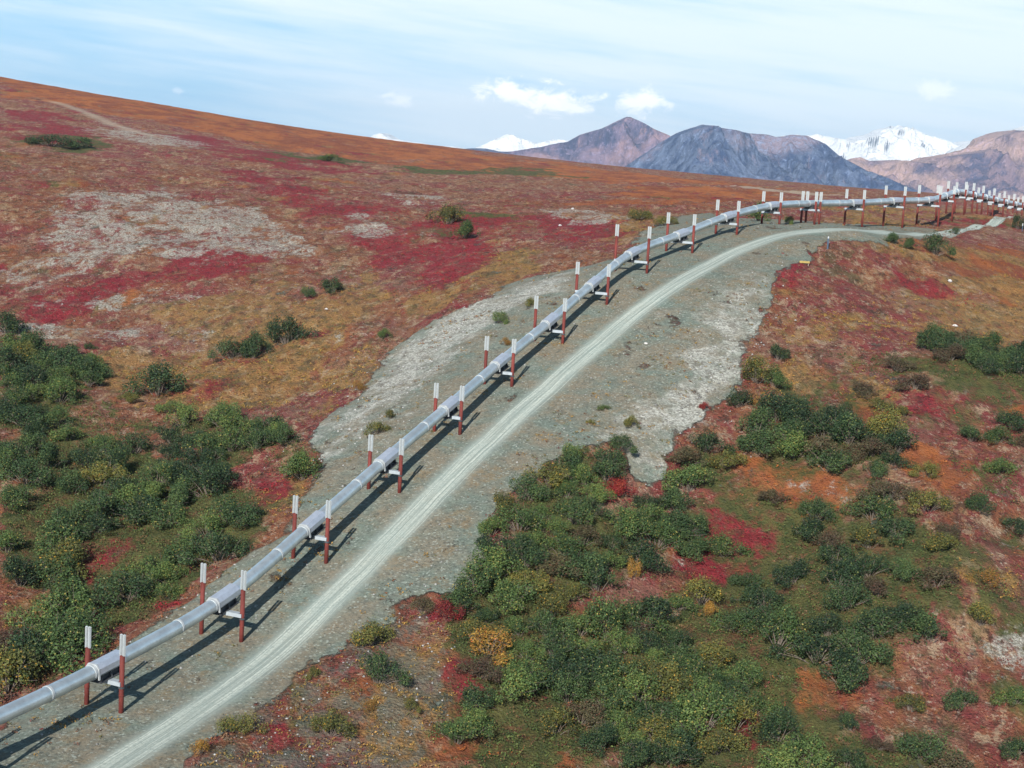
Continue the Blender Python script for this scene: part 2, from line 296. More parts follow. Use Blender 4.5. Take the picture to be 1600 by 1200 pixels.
# ------------------------------------------------------------------ materials
def mat(name): 
    m = bpy.data.materials.new(name); m.use_nodes = True; nt = m.node_tree; nt.nodes.clear()
    o = nt.nodes.new('ShaderNodeOutputMaterial'); b = nt.nodes.new('ShaderNodeBsdfPrincipled'); nt.links.new(b.outputs[0], o.inputs[0])
    b.inputs['Roughness'].default_value = .9; b.inputs['Specular IOR Level'].default_value = .15
    return m, nt, b
class G:
    """small node-graph helper"""
    def __init__(s, nt): s.nt = nt; s.L = nt.links.new; s.geo = nt.nodes.new('ShaderNodeNewGeometry'); s.pos = s.geo.outputs['Position']
    def m(s, op, a, b=None, c=None, clamp=False):
        n = s.nt.nodes.new('ShaderNodeMath'); n.operation = op; n.use_clamp = clamp
        for i, v in enumerate((a, b, c)):
            if v is None: continue
            if isinstance(v, (int, float)): n.inputs[i].default_value = v
            else: s.L(v, n.inputs[i])
        return n.outputs[0]
    def noise(s, scale, det=3, rough=.55, vec=None, dist=0.0, off=0.0, sc=(1, 1, 1)):
        v = vec or s.pos
        mp = s.nt.nodes.new('ShaderNodeMapping'); mp.inputs['Location'].default_value = (off, off*.7, 0); mp.inputs['Scale'].default_value = sc; s.L(v, mp.inputs[0])
        n = s.nt.nodes.new('ShaderNodeTexNoise'); n.inputs['Scale'].default_value = scale; n.inputs['Detail'].default_value = det
        n.inputs['Roughness'].default_value = rough; n.inputs['Distortion'].default_value = dist; s.L(mp.outputs[0], n.inputs['Vector']); return n.outputs['Fac']
    def voro(s, scale, out='Distance', feat='F1', vec=None):
        n = s.nt.nodes.new('ShaderNodeTexVoronoi'); n.feature = feat; n.inputs['Scale'].default_value = scale; s.L(vec or s.pos, n.inputs['Vector']); return n.outputs[out]
    def ss(s, x, a, b, lo=0, hi=1):
        n = s.nt.nodes.new('ShaderNodeMapRange'); n.interpolation_type = 'SMOOTHSTEP'; s.L(x, n.inputs[0])
        for i, v in zip((1, 2, 3, 4), (a, b, lo, hi)): n.inputs[i].default_value = v
        return n.outputs[0]
    def mix(s, f, a, b, bt='MIX'):
        n = s.nt.nodes.new('ShaderNodeMix'); n.data_type = 'RGBA'; n.blend_type = bt
        for i, v in ((0, f), (6, a), (7, b)):
            if isinstance(v, (int, float)): n.inputs[i].default_value = v
            elif isinstance(v, tuple): n.inputs[i].default_value = (*v, 1)
            else: s.L(v, n.inputs[i])
        return n.outputs[2]
    def attr(s, name):
        n = s.nt.nodes.new('ShaderNodeAttribute'); n.attribute_name = name; sp = s.nt.nodes.new('ShaderNodeSeparateColor'); s.L(n.outputs['Color'], sp.inputs[0]); return sp.outputs[0], sp.outputs[1], sp.outputs[2]
    def bump(s, h, strength, dist):
        n = s.nt.nodes.new('ShaderNodeBump'); n.inputs['Strength'].default_value = strength; n.inputs['Distance'].default_value = dist; s.L(h, n.inputs['Height']); return n.outputs[0]

def gravel_color(g, cob, brown):
    n1 = g.noise(.16, 4, .6); n2 = g.noise(1.1, 4, .65, off=9)
    st = g.nt.nodes.new('ShaderNodeTexVoronoi'); st.inputs['Scale'].default_value = 4.6; g.L(g.pos, st.inputs['Vector'])
    sc = g.nt.nodes.new('ShaderNodeSeparateColor'); g.L(st.outputs['Color'], sc.inputs[0])
    c = g.mix(g.ss(g.m('ADD', n1, g.m('MULTIPLY', brown, .30)), .46, .80), (.155, .185, .165), (.215, .175, .135))
    c = g.mix(g.ss(n2, .35, .72, 0, .55), c, (.12, .125, .115))
    c = g.mix(g.ss(g.noise(.22, 7, .78, off=55), .52, .62, 0, .6), c, (.21, .145, .085)); c = g.mix(g.ss(g.noise(.5, 6, .8, off=155), .55, .62, 0, .5), c, (.085, .09, .08))
    c = g.mix(g.ss(sc.outputs[0], .86, .98, 0, .5), c, (.38, .40, .38))
    c = g.mix(g.ss(sc.outputs[1], .86, .99, 0, .6), c, (.07, .07, .065))
    fine = g.noise(2.8, 6, .85, off=3)
    pale = g.mix(g.ss(g.noise(2.2, 4, .75, off=20), .40, .62), (.21, .195, .185), (.52, .50, .48))
    pale = g.mix(g.ss(sc.outputs[2], .72, .9, 0, .6), pale, (.54, .52, .50)); pale = g.mix(g.ss(g.noise(.5, 7, .82, off=88), .52, .58, 0, .7), pale, (.12, .10, .085))
    cm = g.ss(g.m('ADD', g.m('MULTIPLY', cob, .32), g.noise(.12, 9, .80, off=31)), .56, .78)
    c = g.mix(g.m('MULTIPLY', cm, .82), c, pale)
    return g.mix(1.0, g.mix(g.ss(fine, .40, .60, 0, .6), c, g.mix(1.0, c, (1.7, 1.7, 1.65), 'MULTIPLY')), (.66, .69, .65), 'MULTIPLY'), cm
m_ground, nt, bs = mat('tundra and gravel'); g = G(nt)
gr, rk, cob = g.attr('ground_a'); pale, crim, green = g.attr('ground_b'); och, orng, track = g.attr('ground_c')
def edged(w, k, thr, off, sc=.05, soft=.045, ani=.6, det=9, rough=.70):
    """patch mask: noise over many scales lifted by the zone weight, so patches break up inside and stray outside"""
    return g.ss(g.m('ADD', g.noise(sc, det, rough, off=off, sc=(1, ani, 1)), g.m('MULTIPLY', w, k)), thr-soft, thr+soft)
# base tundra: rust, dull red, tan grass, mauve heath
nA = g.noise(.045, 8, .68, sc=(1, .6, 1)); nB = g.noise(.5, 5, .7, off=5, sc=(1, .5, 1)); nC = g.noise(2.4, 4, .75, off=8)
c = g.mix(g.ss(nB, .38, .62), (.165, .055, .034), (.255, .105, .052))
c = g.mix(g.ss(nA, .47, .56, 0, .75), c, (.185, .034, .042))
c = g.mix(g.ss(g.noise(.10, 8, .72, off=140, sc=(1, .45, 1)), .50, .60, 0, .6), c, (.23, .125, .088))
c = g.mix(g.ss(g.noise(.16, 8, .74, off=40, sc=(1, .4, 1)), .54, .64, 0, .8), c, (.33, .22, .12))
c = g.mix(g.ss(g.noise(.12, 8, .72, off=70, sc=(1, .6, 1)), .56, .66, 0, .75), c, (.075, .072, .034))
mid_ = g.noise(.55, 7, .82, off=210, sc=(1, .6, 1)); mid2 = g.noise(.4, 7, .82, off=260, sc=(1, .6, 1))
c = g.mix(g.ss(mid2, .53, .60, 0, .8), c, (.36, .26, .17))
c = g.mix(g.ss(g.noise(.13, 9, .80, off=310, sc=(1, .45, 1)), .45, .37, 0, .75), c, (.085, .045, .030)); c = g.mix(g.ss(mid_, .46, .40, 0, .75), c, (.045, .028, .020))  # last mix paints dark shadow gaps between the plants
c = g.mix(g.ss(g.noise(.9, 6, .85, off=90), .565, .63, 0, .7), c, (.46, .39, .31))
c = g.mix(g.m('MULTIPLY', edged(orng, .24, .62, 11), .88), c, g.mix(g.ss(g.noise(.05, 8, .75, off=12, sc=(1, .5, 1)), .40, .60), (.20, .058, .028), (.36, .118, .036)))
oc = g.mix(g.ss(nC, .35, .65), (.20, .125, .042), (.38, .225, .080))
oc = g.mix(g.ss(nB, .5, .68, 0, .65), oc, (.17, .060, .038))
oc = g.mix(g.ss(g.noise(.35, 6, .7, off=77, sc=(1, .5, 1)), .50, .60, 0, .8), oc, (.095, .088, .040))
oc = g.mix(g.ss(mid_, .46, .41, 0, .7), oc, (.06, .038, .022)); oc = g.mix(g.ss(mid2, .54, .60, 0, .55), oc, (.36, .27, .16))  # shaded gaps painted dark into the ochre as well
c = g.mix(g.m('MULTIPLY', edged(och, .17, .625, 13), .75), c, oc)
gc = g.mix(g.ss(nB, .35, .65), (.045, .065, .022), (.10, .10, .034))
gc = g.mix(g.ss(g.noise(.20, 7, .7, off=33), .52, .62, 0, .8), gc, (.125, .058, .034))
c = g.mix(g.m('MULTIPLY', edged(green, .26, .63, 17), .95), c, gc)
cc = g.mix(g.ss(nC, .35, .65), (.165, .014, .024), (.29, .028, .040))
cc = g.mix(g.ss(nB, .50, .62, 0, .7), cc, (.12, .050, .038)); cc = g.mix(g.ss(mid_, .47, .42, 0, .6), cc, (.045, .018, .018)); cc = g.mix(g.ss(mid2, .56, .62, 0, .45), cc, (.26, .19, .15))  # crimson gets the same painted shadow gaps
c = g.mix(g.m('MULTIPLY', edged(crim, .16, .615, 19), .88), c, cc)
pn = g.m('MULTIPLY', edged(pale, .19, .655, 23, .12, .05, .7, 9, .76), edged(pale, .06, .52, 231, .8, .04, .6, 7, .82))
c = g.mix(g.m('MULTIPLY', pn, .88), c, g.mix(g.ss(nC, .4, .6), (.21, .19, .155), (.48, .46, .40)))
gcol, cm = gravel_color(g, cob, g.m('MULTIPLY', gr, .5))
c = g.mix(g.m('MULTIPLY', edged(rk, .20, .68, 27, .3), .6), c, gcol)
gmask = edged(gr, .32, .665, 29, .16, .045)
c = g.mix(gmask, c, gcol)
c = g.mix(g.m('MULTIPLY', track, .62), c, (.42, .36, .27))
g.L(c, bs.inputs['Base Color'])
hh = g.m('ADD', g.m('MULTIPLY', nC, 1.0), g.m('MULTIPLY', g.voro(2.6), .6))
g.L(g.bump(g.m('MULTIPLY', g.m('ADD', hh, g.m('MULTIPLY', mid_, 2.5)), g.m('SUBTRACT', 1.0, g.m('MULTIPLY', gmask, .82))), .9, .5), bs.inputs['Normal'])

m_road, nt, bs = mat('road gravel'); g = G(nt)
uv = nt.nodes.new('ShaderNodeUVMap'); uv.uv_map = 'road'; sp = nt.nodes.new('ShaderNodeSeparateXYZ'); g.L(uv.outputs[0], sp.inputs[0])
U, V = sp.outputs[0], sp.outputs[1]
zero = nt.nodes.new('ShaderNodeValue'); zero.outputs[0].default_value = 0.0
half = nt.nodes.new('ShaderNodeValue'); half.outputs[0].default_value = 0.5
gc, _ = gravel_color(g, zero.outputs[0], half.outputs[0])
wob = g.m('MULTIPLY', g.m('SUBTRACT', g.noise(.06, 3, .5), .5), 1.1); Uw = g.m('ADD', U, wob)
cv = nt.nodes.new('ShaderNodeCombineXYZ'); g.L(g.m('MULTIPLY', Uw, 3.2), cv.inputs[0]); g.L(g.m('MULTIPLY', V, .045), cv.inputs[1])
streak = g.noise(1.0, 5, .68, vec=cv.outputs[0])
cv2 = nt.nodes.new('ShaderNodeCombineXYZ'); g.L(g.m('MULTIPLY', Uw, 1.0), cv2.inputs[0]); g.L(g.m('MULTIPLY', V, .02), cv2.inputs[1])
lane = g.noise(1.0, 2, .5, vec=cv2.outputs[0], off=7)
bluish = g.mix(g.m('MULTIPLY', g.ss(g.m('ABSOLUTE', U), .9, 2.9, 1, 0), .75), gc, g.mix(g.noise(1.4, 4, .7, off=2), (.17, .22, .205), (.25, .29, .265)))
ruts = None
for i, (u0, w, a_) in enumerate(((-1.30, .13, .9), (-1.02, .17, 1), (-.74, .12, .9), (-.42, .10, .7), (-.10, .09, .6), (.34, .08, .7), (.62, .18, 1), (.90, .14, .95), (1.22, .11, .8), (1.65, .08, .6))):
    cv3 = nt.nodes.new('ShaderNodeCombineXYZ'); g.L(g.m('MULTIPLY', V, .035), cv3.inputs[0]); cv3.inputs[1].default_value = i*3.7
    dv = g.m('MULTIPLY', g.m('SUBTRACT', g.noise(1.0, 3, .5, vec=cv3.outputs[0]), .5), .9); ex = g.ss(g.noise(1.3, 3, .6, vec=cv3.outputs[0], off=5), .36, .60, .12, a_)
    wid = g.m('MULTIPLY', g.m('ADD', g.noise(.8, 4, .7, off=i*2.0), .35), w*1.3)
    dd = g.m('ABSOLUTE', g.m('SUBTRACT', g.m('ADD', Uw, dv), u0)); dd = g.m('SUBTRACT', 1.0, g.m('DIVIDE', dd, wid), clamp=True)
    dd = g.m('MULTIPLY', g.ss(dd, 0, .6), ex); ruts = dd if ruts is None else g.m('MAXIMUM', ruts, dd)
env = g.ss(g.m('ABSOLUTE', Uw), .9, 2.0, 1, 0)
f = g.m('MAXIMUM', g.m('MULTIPLY', ruts, .78), g.m('MULTIPLY', g.m('MULTIPLY', g.ss(streak, .42, .60), env), .62))
grain = g.ss(g.noise(2.6, 5, .85, off=6), .34, .56, .25, 1)
c = g.mix(g.m('MULTIPLY', f, g.m('MULTIPLY', grain, .95)), bluish, (.46, .49, .43))
g.L(c, bs.inputs['Base Color']); g.L(g.bump(g.m('ADD', g.noise(3.0, 5, .8), ruts), .5, .12), bs.inputs['Normal'])

def simple(name, col, rough=.5, metal=0.0, var=.25, sc=1.2, dirt=(.12, .10, .08), dirt_amt=.25, spec=.4, coord='Object', stretch=(1, 1, 1), bump=.0):
    m, nt, b = mat(name); g = G(nt)
    tc = nt.nodes.new('ShaderNodeTexCoord'); oi = nt.nodes.new('ShaderNodeObjectInfo')
    vv = nt.nodes.new('ShaderNodeVectorMath'); vv.operation = 'ADD'; g.L(tc.outputs['Object'], vv.inputs[0])
    cmb = nt.nodes.new('ShaderNodeCombineXYZ'); g.L(g.m('MULTIPLY', oi.outputs['Random'], 50.0), cmb.inputs[0]); g.L(cmb.outputs[0], vv.inputs[1])
    n = g.noise(sc, 4, .65, vec=vv.outputs[0], sc=stretch); n2 = g.noise(sc*5, 4, .7, vec=vv.outputs[0], off=3, sc=stretch)
    lo = tuple(x*(1-var) for x in col); hi = tuple(min(1, x*(1+var)) for x in col)
    c = g.mix(g.ss(n, .3, .7), lo, hi); c = g.mix(g.ss(n2, .5, .72, 0, dirt_amt), c, dirt)
    g.L(c, b.inputs['Base Color']); b.inputs['Roughness'].default_value = rough; b.inputs['Metallic'].default_value = metal; b.inputs['Specular IOR Level'].default_value = spec
    if bump: g.L(g.bump(n2, bump, .02), b.inputs['Normal'])
    return m
m_pipe = simple('galvanised jacket', (.56, .61, .62), .38, .72, .13, .5, (.30, .33, .36), .25, .5, stretch=(1, 1, 1), bump=.15)
m_band = simple('bright band', (.37, .39, .40), .45, .2, .06, 2, (.5, .5, .5), .15)
m_cover = simple('shoe cover sheet', (.50, .53, .59), .45, .6, .08, 1.2, (.36, .36, .37), .25, bump=.1)
m_dark = simple('dark steel shoe', (.055, .06, .068), .6, .3, .3, 3, (.13, .08, .05), .3)
m_post = simple('rusty post', (.125, .026, .021), .75, .0, .28, 1.4, (.11, .035, .022), .5, .25, stretch=(1, 1, .35), bump=.2)
m_fin = simple('aluminium fins', (.42, .45, .46), .5, .25, .06, 3, (.5, .52, .52), .2)
m_beam = simple('grey beam', (.30, .34, .37), .55, .1, .1, 2, (.3, .28, .24), .3)
m_wood = simple('weathered wood', (.28, .24, .19), .85, 0, .25, 8, (.12, .1, .08), .3)
m_yel = simple('yellow marker', (.30, .22, .06), .6, 0, .1, 4)
m_blu = simple('dark blue marker', (.05, .08, .12), .6, 0, .2, 4)
m_rock = simple('pale rock', (.46, .44, .42), .9, 0, .25, 3, (.2, .19, .17), .4, .2, bump=.4)
m_stem = simple('grey stems', (.13, .105, .085), .9, 0, .3, 6)
def leaf_mat(name, cols):
    """foliage: face colour attribute 'leaf' picks between tones, object random shifts them"""
    m, nt, b = mat(name); g = G(nt); r, q, _ = g.attr('leaf')
    oi = nt.nodes.new('ShaderNodeObjectInfo'); big = g.noise(.35, 3, .6)
    t = g.m('ADD', r, g.m('ADD', g.m('MULTIPLY', g.m('SUBTRACT', oi.outputs['Random'], .5), .55), g.m('MULTIPLY', g.m('SUBTRACT', big, .5), .8)))
    c = g.mix(g.ss(t, .25, .60), cols[0], cols[1]); c = g.mix(g.ss(t, .68, .98), c, cols[2]); c = g.mix(g.ss(q, .90, .97), c, cols[3])
    g.L(c, b.inputs['Base Color']); b.inputs['Roughness'].default_value = .65; b.inputs['Specular IOR Level'].default_value = .25
    tr = nt.nodes.new('ShaderNodeBsdfTranslucent'); g.L(c, tr.inputs[0]); mx = nt.nodes.new('ShaderNodeMixShader'); mx.inputs[0].default_value = .13
    out = [n for n in nt.nodes if n.type == 'OUTPUT_MATERIAL'][0]; g.L(b.outputs[0], mx.inputs[1]); g.L(tr.outputs[0], mx.inputs[2]); g.L(mx.outputs[0], out.inputs[0]); return m
LEAF = {'dark': leaf_mat('dark willow leaves', ((.016, .034, .016), (.034, .064, .024), (.070, .110, .036), (.13, .14, .04))),
        'mid': leaf_mat('green willow leaves', ((.034, .062, .022), (.062, .105, .030), (.125, .170, .045), (.24, .20, .05))),
        'olive': leaf_mat('olive birch leaves', ((.050, .058, .020), (.100, .108, .028), (.185, .165, .040), (.33, .19, .03))),
        'gold': leaf_mat('golden birch leaves', ((.15, .085, .020), (.27, .15, .028), (.36, .21, .04), (.38, .10, .025))),
        'brown': leaf_mat('brownish shrub leaves', ((.060, .040, .026), (.075, .068, .034), (.10, .085, .040), (.15, .06, .04))),
        'red': leaf_mat('red birch leaves', ((.12, .014, .018), (.22, .022, .022), (.30, .05, .025), (.32, .10, .03)))}
m_cov, nt, b = mat('ground cover leaves'); at_ = nt.nodes.new('ShaderNodeAttribute'); at_.attribute_name = 'tint'; nt.links.new(at_.outputs['Color'], b.inputs['Base Color'])

# ------------------------------------------------------------------ object helpers
def mesh(name, verts, faces, m, smooth=False):
    me = bpy.data.meshes.new(name); me.from_pydata([tuple(map(float, v)) for v in verts], [], faces); me.materials.append(m)
    if smooth: me.polygons.foreach_set('use_smooth', [True]*len(me.polygons))
    me.update(); return me
def np_mesh(name, V, Fq, m, cattr=None, cols=None, smooth=False):
    me = bpy.data.meshes.new(name); nv = len(V); k = Fq.shape[1]; nf = len(Fq)
    me.vertices.add(nv); me.vertices.foreach_set('co', np.ascontiguousarray(V, np.float32).ravel())
    me.loops.add(nf*k); me.loops.foreach_set('vertex_index', np.ascontiguousarray(Fq, np.int32).ravel())
    me.polygons.add(nf); me.polygons.foreach_set('loop_start', np.arange(0, nf*k, k, dtype=np.int32))
    if smooth: me.polygons.foreach_set('use_smooth', np.ones(nf, bool))
    me.update(calc_edges=True)
    if cattr:
        for nme, c in zip(cattr, cols):
            a = me.attributes.new(nme, 'FLOAT_COLOR', 'POINT'); a.data.foreach_set('color', np.concatenate([c, np.ones((nv, 1))], 1).astype(np.float32).ravel())
    me.materials.append(m); return me
def obj(name, me, parent=None, **props):
    o = bpy.data.objects.new(name, me); C.objects.link(o)
    if parent: o.parent = parent
    for k, v in props.items(): o[k] = v
    return o
def thing(name, loc, label, cat, group=None, rz=0.0):
    o = obj(name, None); o.location = tuple(map(float, loc)); o.rotation_euler = (0, 0, rz); o['label'] = label; o['category'] = cat
    o.empty_display_size = .5
    if group: o['group'] = group
    return o
class MB:
    def __init__(s): s.v = []; s.f = []
    def add(s, v, f): n = len(s.v); s.v += list(v); s.f += [tuple(i+n for i in q) for q in f]
    def box(s, c, d, rot=None, bev=0.0):
        hx, hy, hz = d[0]/2, d[1]/2, d[2]/2; b = min(bev, hx*.9, hy*.9)
        pr = [(-hx+b, -hy), (hx-b, -hy), (hx, -hy+b), (hx, hy-b), (hx-b, hy), (-hx+b, hy), (-hx, hy-b), (-hx, -hy+b)] if b else [(-hx, -hy), (hx, -hy), (hx, hy), (-hx, hy)]
        n = len(pr); v = [(x, y, z) for z in (-hz, hz) for x, y in pr]
        if rot: v = [tuple(rot @ Vector(p)) for p in v]
        v = [(p[0]+c[0], p[1]+c[1], p[2]+c[2]) for p in v]
        s.add(v, [tuple(range(n-1, -1, -1)), tuple(range(n, 2*n))]+[(i, (i+1) % n, (i+1) % n+n, i+n) for i in range(n)])
    def cyl(s, c0, c1, r0, r1=None, n=16, cap=True):
        r1 = r0 if r1 is None else r1; a = Vector(c0); b = Vector(c1); d = (b-a).normalized(); t = d.orthogonal().normalized(); w = d.cross(t)
        v = [tuple(p+(t*math.cos(q)+w*math.sin(q))*rr) for p, rr in ((a, r0), (b, r1)) for q in [2*math.pi*i/n for i in range(n)]]
        f = [(i, (i+1) % n, (i+1) % n+n, i+n) for i in range(n)]
        if cap: f += [tuple(range(n-1, -1, -1)), tuple(range(n, 2*n))]
        s.add(v, f)
    def me(s, name, m, smooth=False): return mesh(name, s.v, s.f, m, smooth)

# ------------------------------------------------------------------ ground sheet
def grid_faces(nx, ny):
    i, j = np.meshgrid(np.arange(nx-1), np.arange(ny-1), indexing='ij'); a = (i*ny+j).ravel()
    return np.stack([a, a+ny, a+ny+1, a+1], -1)
GV = np.stack([XX.ravel(), YY.ravel(), Z.ravel()], -1)
cz = lambda *a: np.stack([q.ravel() for q in a], -1)
print('ground verts', len(GV))
# apron of plain ground behind and around the camera belongs to the same sheet
gme = np_mesh('ground', GV, grid_faces(len(GX), len(GY)), m_ground, ('ground_a', 'ground_b', 'ground_c'),
              (cz(Zg, Zrocky, Zcob), cz(Zpale, Zcrim, Zgreen), cz(Zochre, Zor, Ztrk)), smooth=True)
obj('ground', gme, kind='structure')

# ------------------------------------------------------------------ service road
def resample(pts, step):
    pts = np.array(pts); d = np.r_[0, np.cumsum(np.linalg.norm(np.diff(pts, axis=0), axis=1))]
    n = int(d[-1]/step); t = np.linspace(0, d[-1], n)
    out = np.stack([np.interp(t, d, pts[:, i]) for i in range(2)], -1)
    for _ in range(25):
        out[1:-1] = (out[:-2]+out[1:-1]*2+out[2:])/4
    return out
rc = resample(road_w, 1.0)
tg = np.gradient(rc, axis=0); tg /= np.linalg.norm(tg, axis=1)[:, None]; nr = np.stack([tg[:, 1], -tg[:, 0]], -1)
along = np.r_[0, np.cumsum(np.linalg.norm(np.diff(rc, axis=0), axis=1))]
us = np.linspace(-1, 1, 19); RV = []; UVs = []
hw = np.interp(rc[:, 1], [120, 200, 300, 350, 370, 450], [3.3, 3.2, 2.9, 2.4, 1.8, 1.2])
for k in range(len(rc)):
    jl = 1+.18*(fbm(np.array([along[k]/2.2]), np.array([3.]), 9)[0]-.5)*2; jr = 1+.18*(fbm(np.array([along[k]/2.2]), np.array([30.]), 10)[0]-.5)*2
    for u in us:
        o = u*hw[k]*(jl if u < 0 else jr); q = rc[k]+nr[k]*o; e = abs(u)
        z = float(gz(q[0], q[1]))+(.05 if e < .95 else -.05)+(-.03 if False else 0); RV.append((q[0], q[1], z)); UVs.append((o, along[k]))
RV = np.array(RV); rme = np_mesh('service_road', RV, grid_faces(len(rc), len(us)), m_road, smooth=True)
uvl = rme.uv_layers.new(name='road'); li = np.zeros(len(rme.loops), np.int32); rme.loops.foreach_get('vertex_index', li)
uvl.data.foreach_set('uv', np.array(UVs, np.float32)[li].ravel())
obj('service_road', rme, kind='structure')

# ------------------------------------------------------------------ pipeline
ctr = np.array([[*(P[k][:2]+NL[k]*WID[k]*.5), P[k][2]+PIPEH[k]] for k in range(NB)])
def catmull(pts, n):
    out = []; q = np.vstack([2*pts[0]-pts[1], pts, 2*pts[-1]-pts[-2]])
    for i in range(1, len(q)-2):
        for j in range(n):
            t = j/n; p0, p1, p2, p3 = q[i-1:i+3]
            out.append(.5*((2*p1)+(-p0+p2)*t+(2*p0-5*p1+4*p2-p3)*t*t+(-p0+3*p1-3*p2+p3)*t**3))
    out.append(pts[-1]); return np.array(out)
NS = 12; path = catmull(ctr, NS); arc = np.r_[0, np.cumsum(np.linalg.norm(np.diff(path, axis=0), axis=1))]
def on_path(s):
    p = np.array([np.interp(s, arc, path[:, i]) for i in range(3)]); q = np.array([np.interp(s+.3, arc, path[:, i]) for i in range(3)])
    q0 = np.array([np.interp(s-.3, arc, path[:, i]) for i in range(3)]); t = Vector(q-q0).normalized(); side = t.cross(Vector((0, 0, 1))).normalized(); up = side.cross(t)
    return Vector(p), t, side, up
def sweep(s0, s1, prof, n, closed=True, caps=True):
    """sweep a profile [(side, up)...] along the pipe from arc length s0 to s1"""
    V = []; F = []; k = len(prof)
    for i in range(n+1):
        p, t, sd_, up = on_path(s0+(s1-s0)*i/n)
        for a, b in prof: V.append(tuple(p+sd_*a+up*b))
    for i in range(n):
        for j in range(k if closed else k-1):
            F.append((i*k+j, i*k+(j+1) % k, (i+1)*k+(j+1) % k, (i+1)*k+j))
    if caps: F += [tuple(range(k)), tuple(range(n*k+k-1, n*k-1, -1))]
    return V, F
PR = .70
circ = lambda r, n=28: [(r*math.cos(2*math.pi*i/n), r*math.sin(2*math.pi*i/n)) for i in range(n)]
pipe = thing('oil_pipeline', ctr[0], 'long silver grey insulated pipeline climbing the hill on red posts beside the gravel road', 'pipeline')
def under(name, V, F, m, parent=pipe, smooth=False):
    V = [(v[0]-ctr[0][0], v[1]-ctr[0][1], v[2]-ctr[0][2]) for v in V]
    me = mesh(name, V, F, m, smooth); return obj(name, me, parent)
V, F = sweep(0, arc[-1], circ(PR), int(arc[-1]/1.2)); me_p = under('pipe_jacket', V, F, m_pipe)
for poly in me_p.data.polygons: poly.use_smooth = len(poly.vertices) == 4
cover_prof = [(-.78, -.20), (-.78, .34), (-.44, .76), (.44, .76), (.78, .34), (.78, -.20), (.74, -.20), (.74, .32), (.42, .72), (-.42, .72), (-.74, .32), (-.74, -.20)]
for k in range(NB):
    s = arc[k*NS]
    if k in (14,): a0, a1 = s-1.0, s+1.0
    else: a0, a1 = s-1.5, s+2.1
    for sb in (a0-.35, a0-5.9):
        if sb < .5: continue
        if k == 14 and sb == a0-.35: sb = a0-.7
        V, F = sweep(sb-.13, sb+.13, circ(PR+.045), 1); o = under('joint_band', V, F, m_band)
    if k < NB-1 and k != 14:
        V, F = sweep(a0, a1, cover_prof, 6); cv_ = under('shoe_cover', V, F, m_cover)
        V, F = sweep(a0-.18, a0, [(-.80, -.70), (-.80, .36), (-.46, .79), (.46, .79), (.80, .36), (.80, -.70), (.64, -.70), (.64, .2), (.42, .6), (-.42, .6), (-.64, .2), (-.64, -.70)], 1)
        under('cover_collar', V, F, m_band, cv_)
    # steel shoe below the pipe: clamp, two webs and a slide plate
    mb = MB(); V, F = sweep(s-1.35, s+1.75, [(-.34, -1.02), (-.34, -.55), (-.22, -.55), (-.22, -.92), (.22, -.92), (.22, -.55), (.34, -.55), (.34, -1.02)], 3); mb.add(V, F)
    V, F = sweep(s-1.45, s+1.85, [(-.75, -1.12), (-.75, -1.02), (.75, -1.02), (.75, -1.12)], 3); mb.add(V, F)
    for ds in (-1.1, .2, 1.5):
        V, F = sweep(s+ds-.05, s+ds+.05, [(-.72, -1.02), (-.55, -.48), (.55, -.48), (.72, -1.02)], 1); mb.add(V, F)
    under('pipe_shoe', mb.v, mb.f, m_dark)

# supports -----------------------------------------------------------
def radiator_mesh(h=2.0):
    mb = MB(); mb.cyl((0, 0, -.05), (0, 0, h), .05, n=8)
    n = 8
    for i in range(n):
        a = 2*math.pi*i/n; mb.box((math.cos(a)*.085, math.sin(a)*.085, h/2), (.12, .024, h), Matrix.Rotation(a, 3, 'Z'))
    mb.cyl((0, 0, h), (0, 0, h+.05), .11, .05, n=8)
    return mb.me('heat_radiator', m_fin)
rad_me = radiator_mesh()
post_cache = {}
def post_mesh(h):
    key = round(h, 1)
    if key not in post_cache:
        mb = MB(); mb.cyl((0, 0, -1.2), (0, 0, h), .235, n=18); mb.cyl((0, 0, h), (0, 0, h+.07), .25, .20, n=18)
        mb.cyl((0, 0, h*.30), (0, 0, h*.30+.10), .26, n=18)
        me = mb.me('support_post', m_post); 
        for p in me.polygons: p.use_smooth = len(p.vertices) == 4
        post_cache[key] = me
    return post_cache[key]
def ordinal(i): return ['first','second','third','fourth','fifth','sixth','seventh','eighth','ninth','tenth','eleventh','twelfth','thirteenth','fourteenth','fifteenth','sixteenth','seventeenth','eighteenth','nineteenth','twentieth'][i]
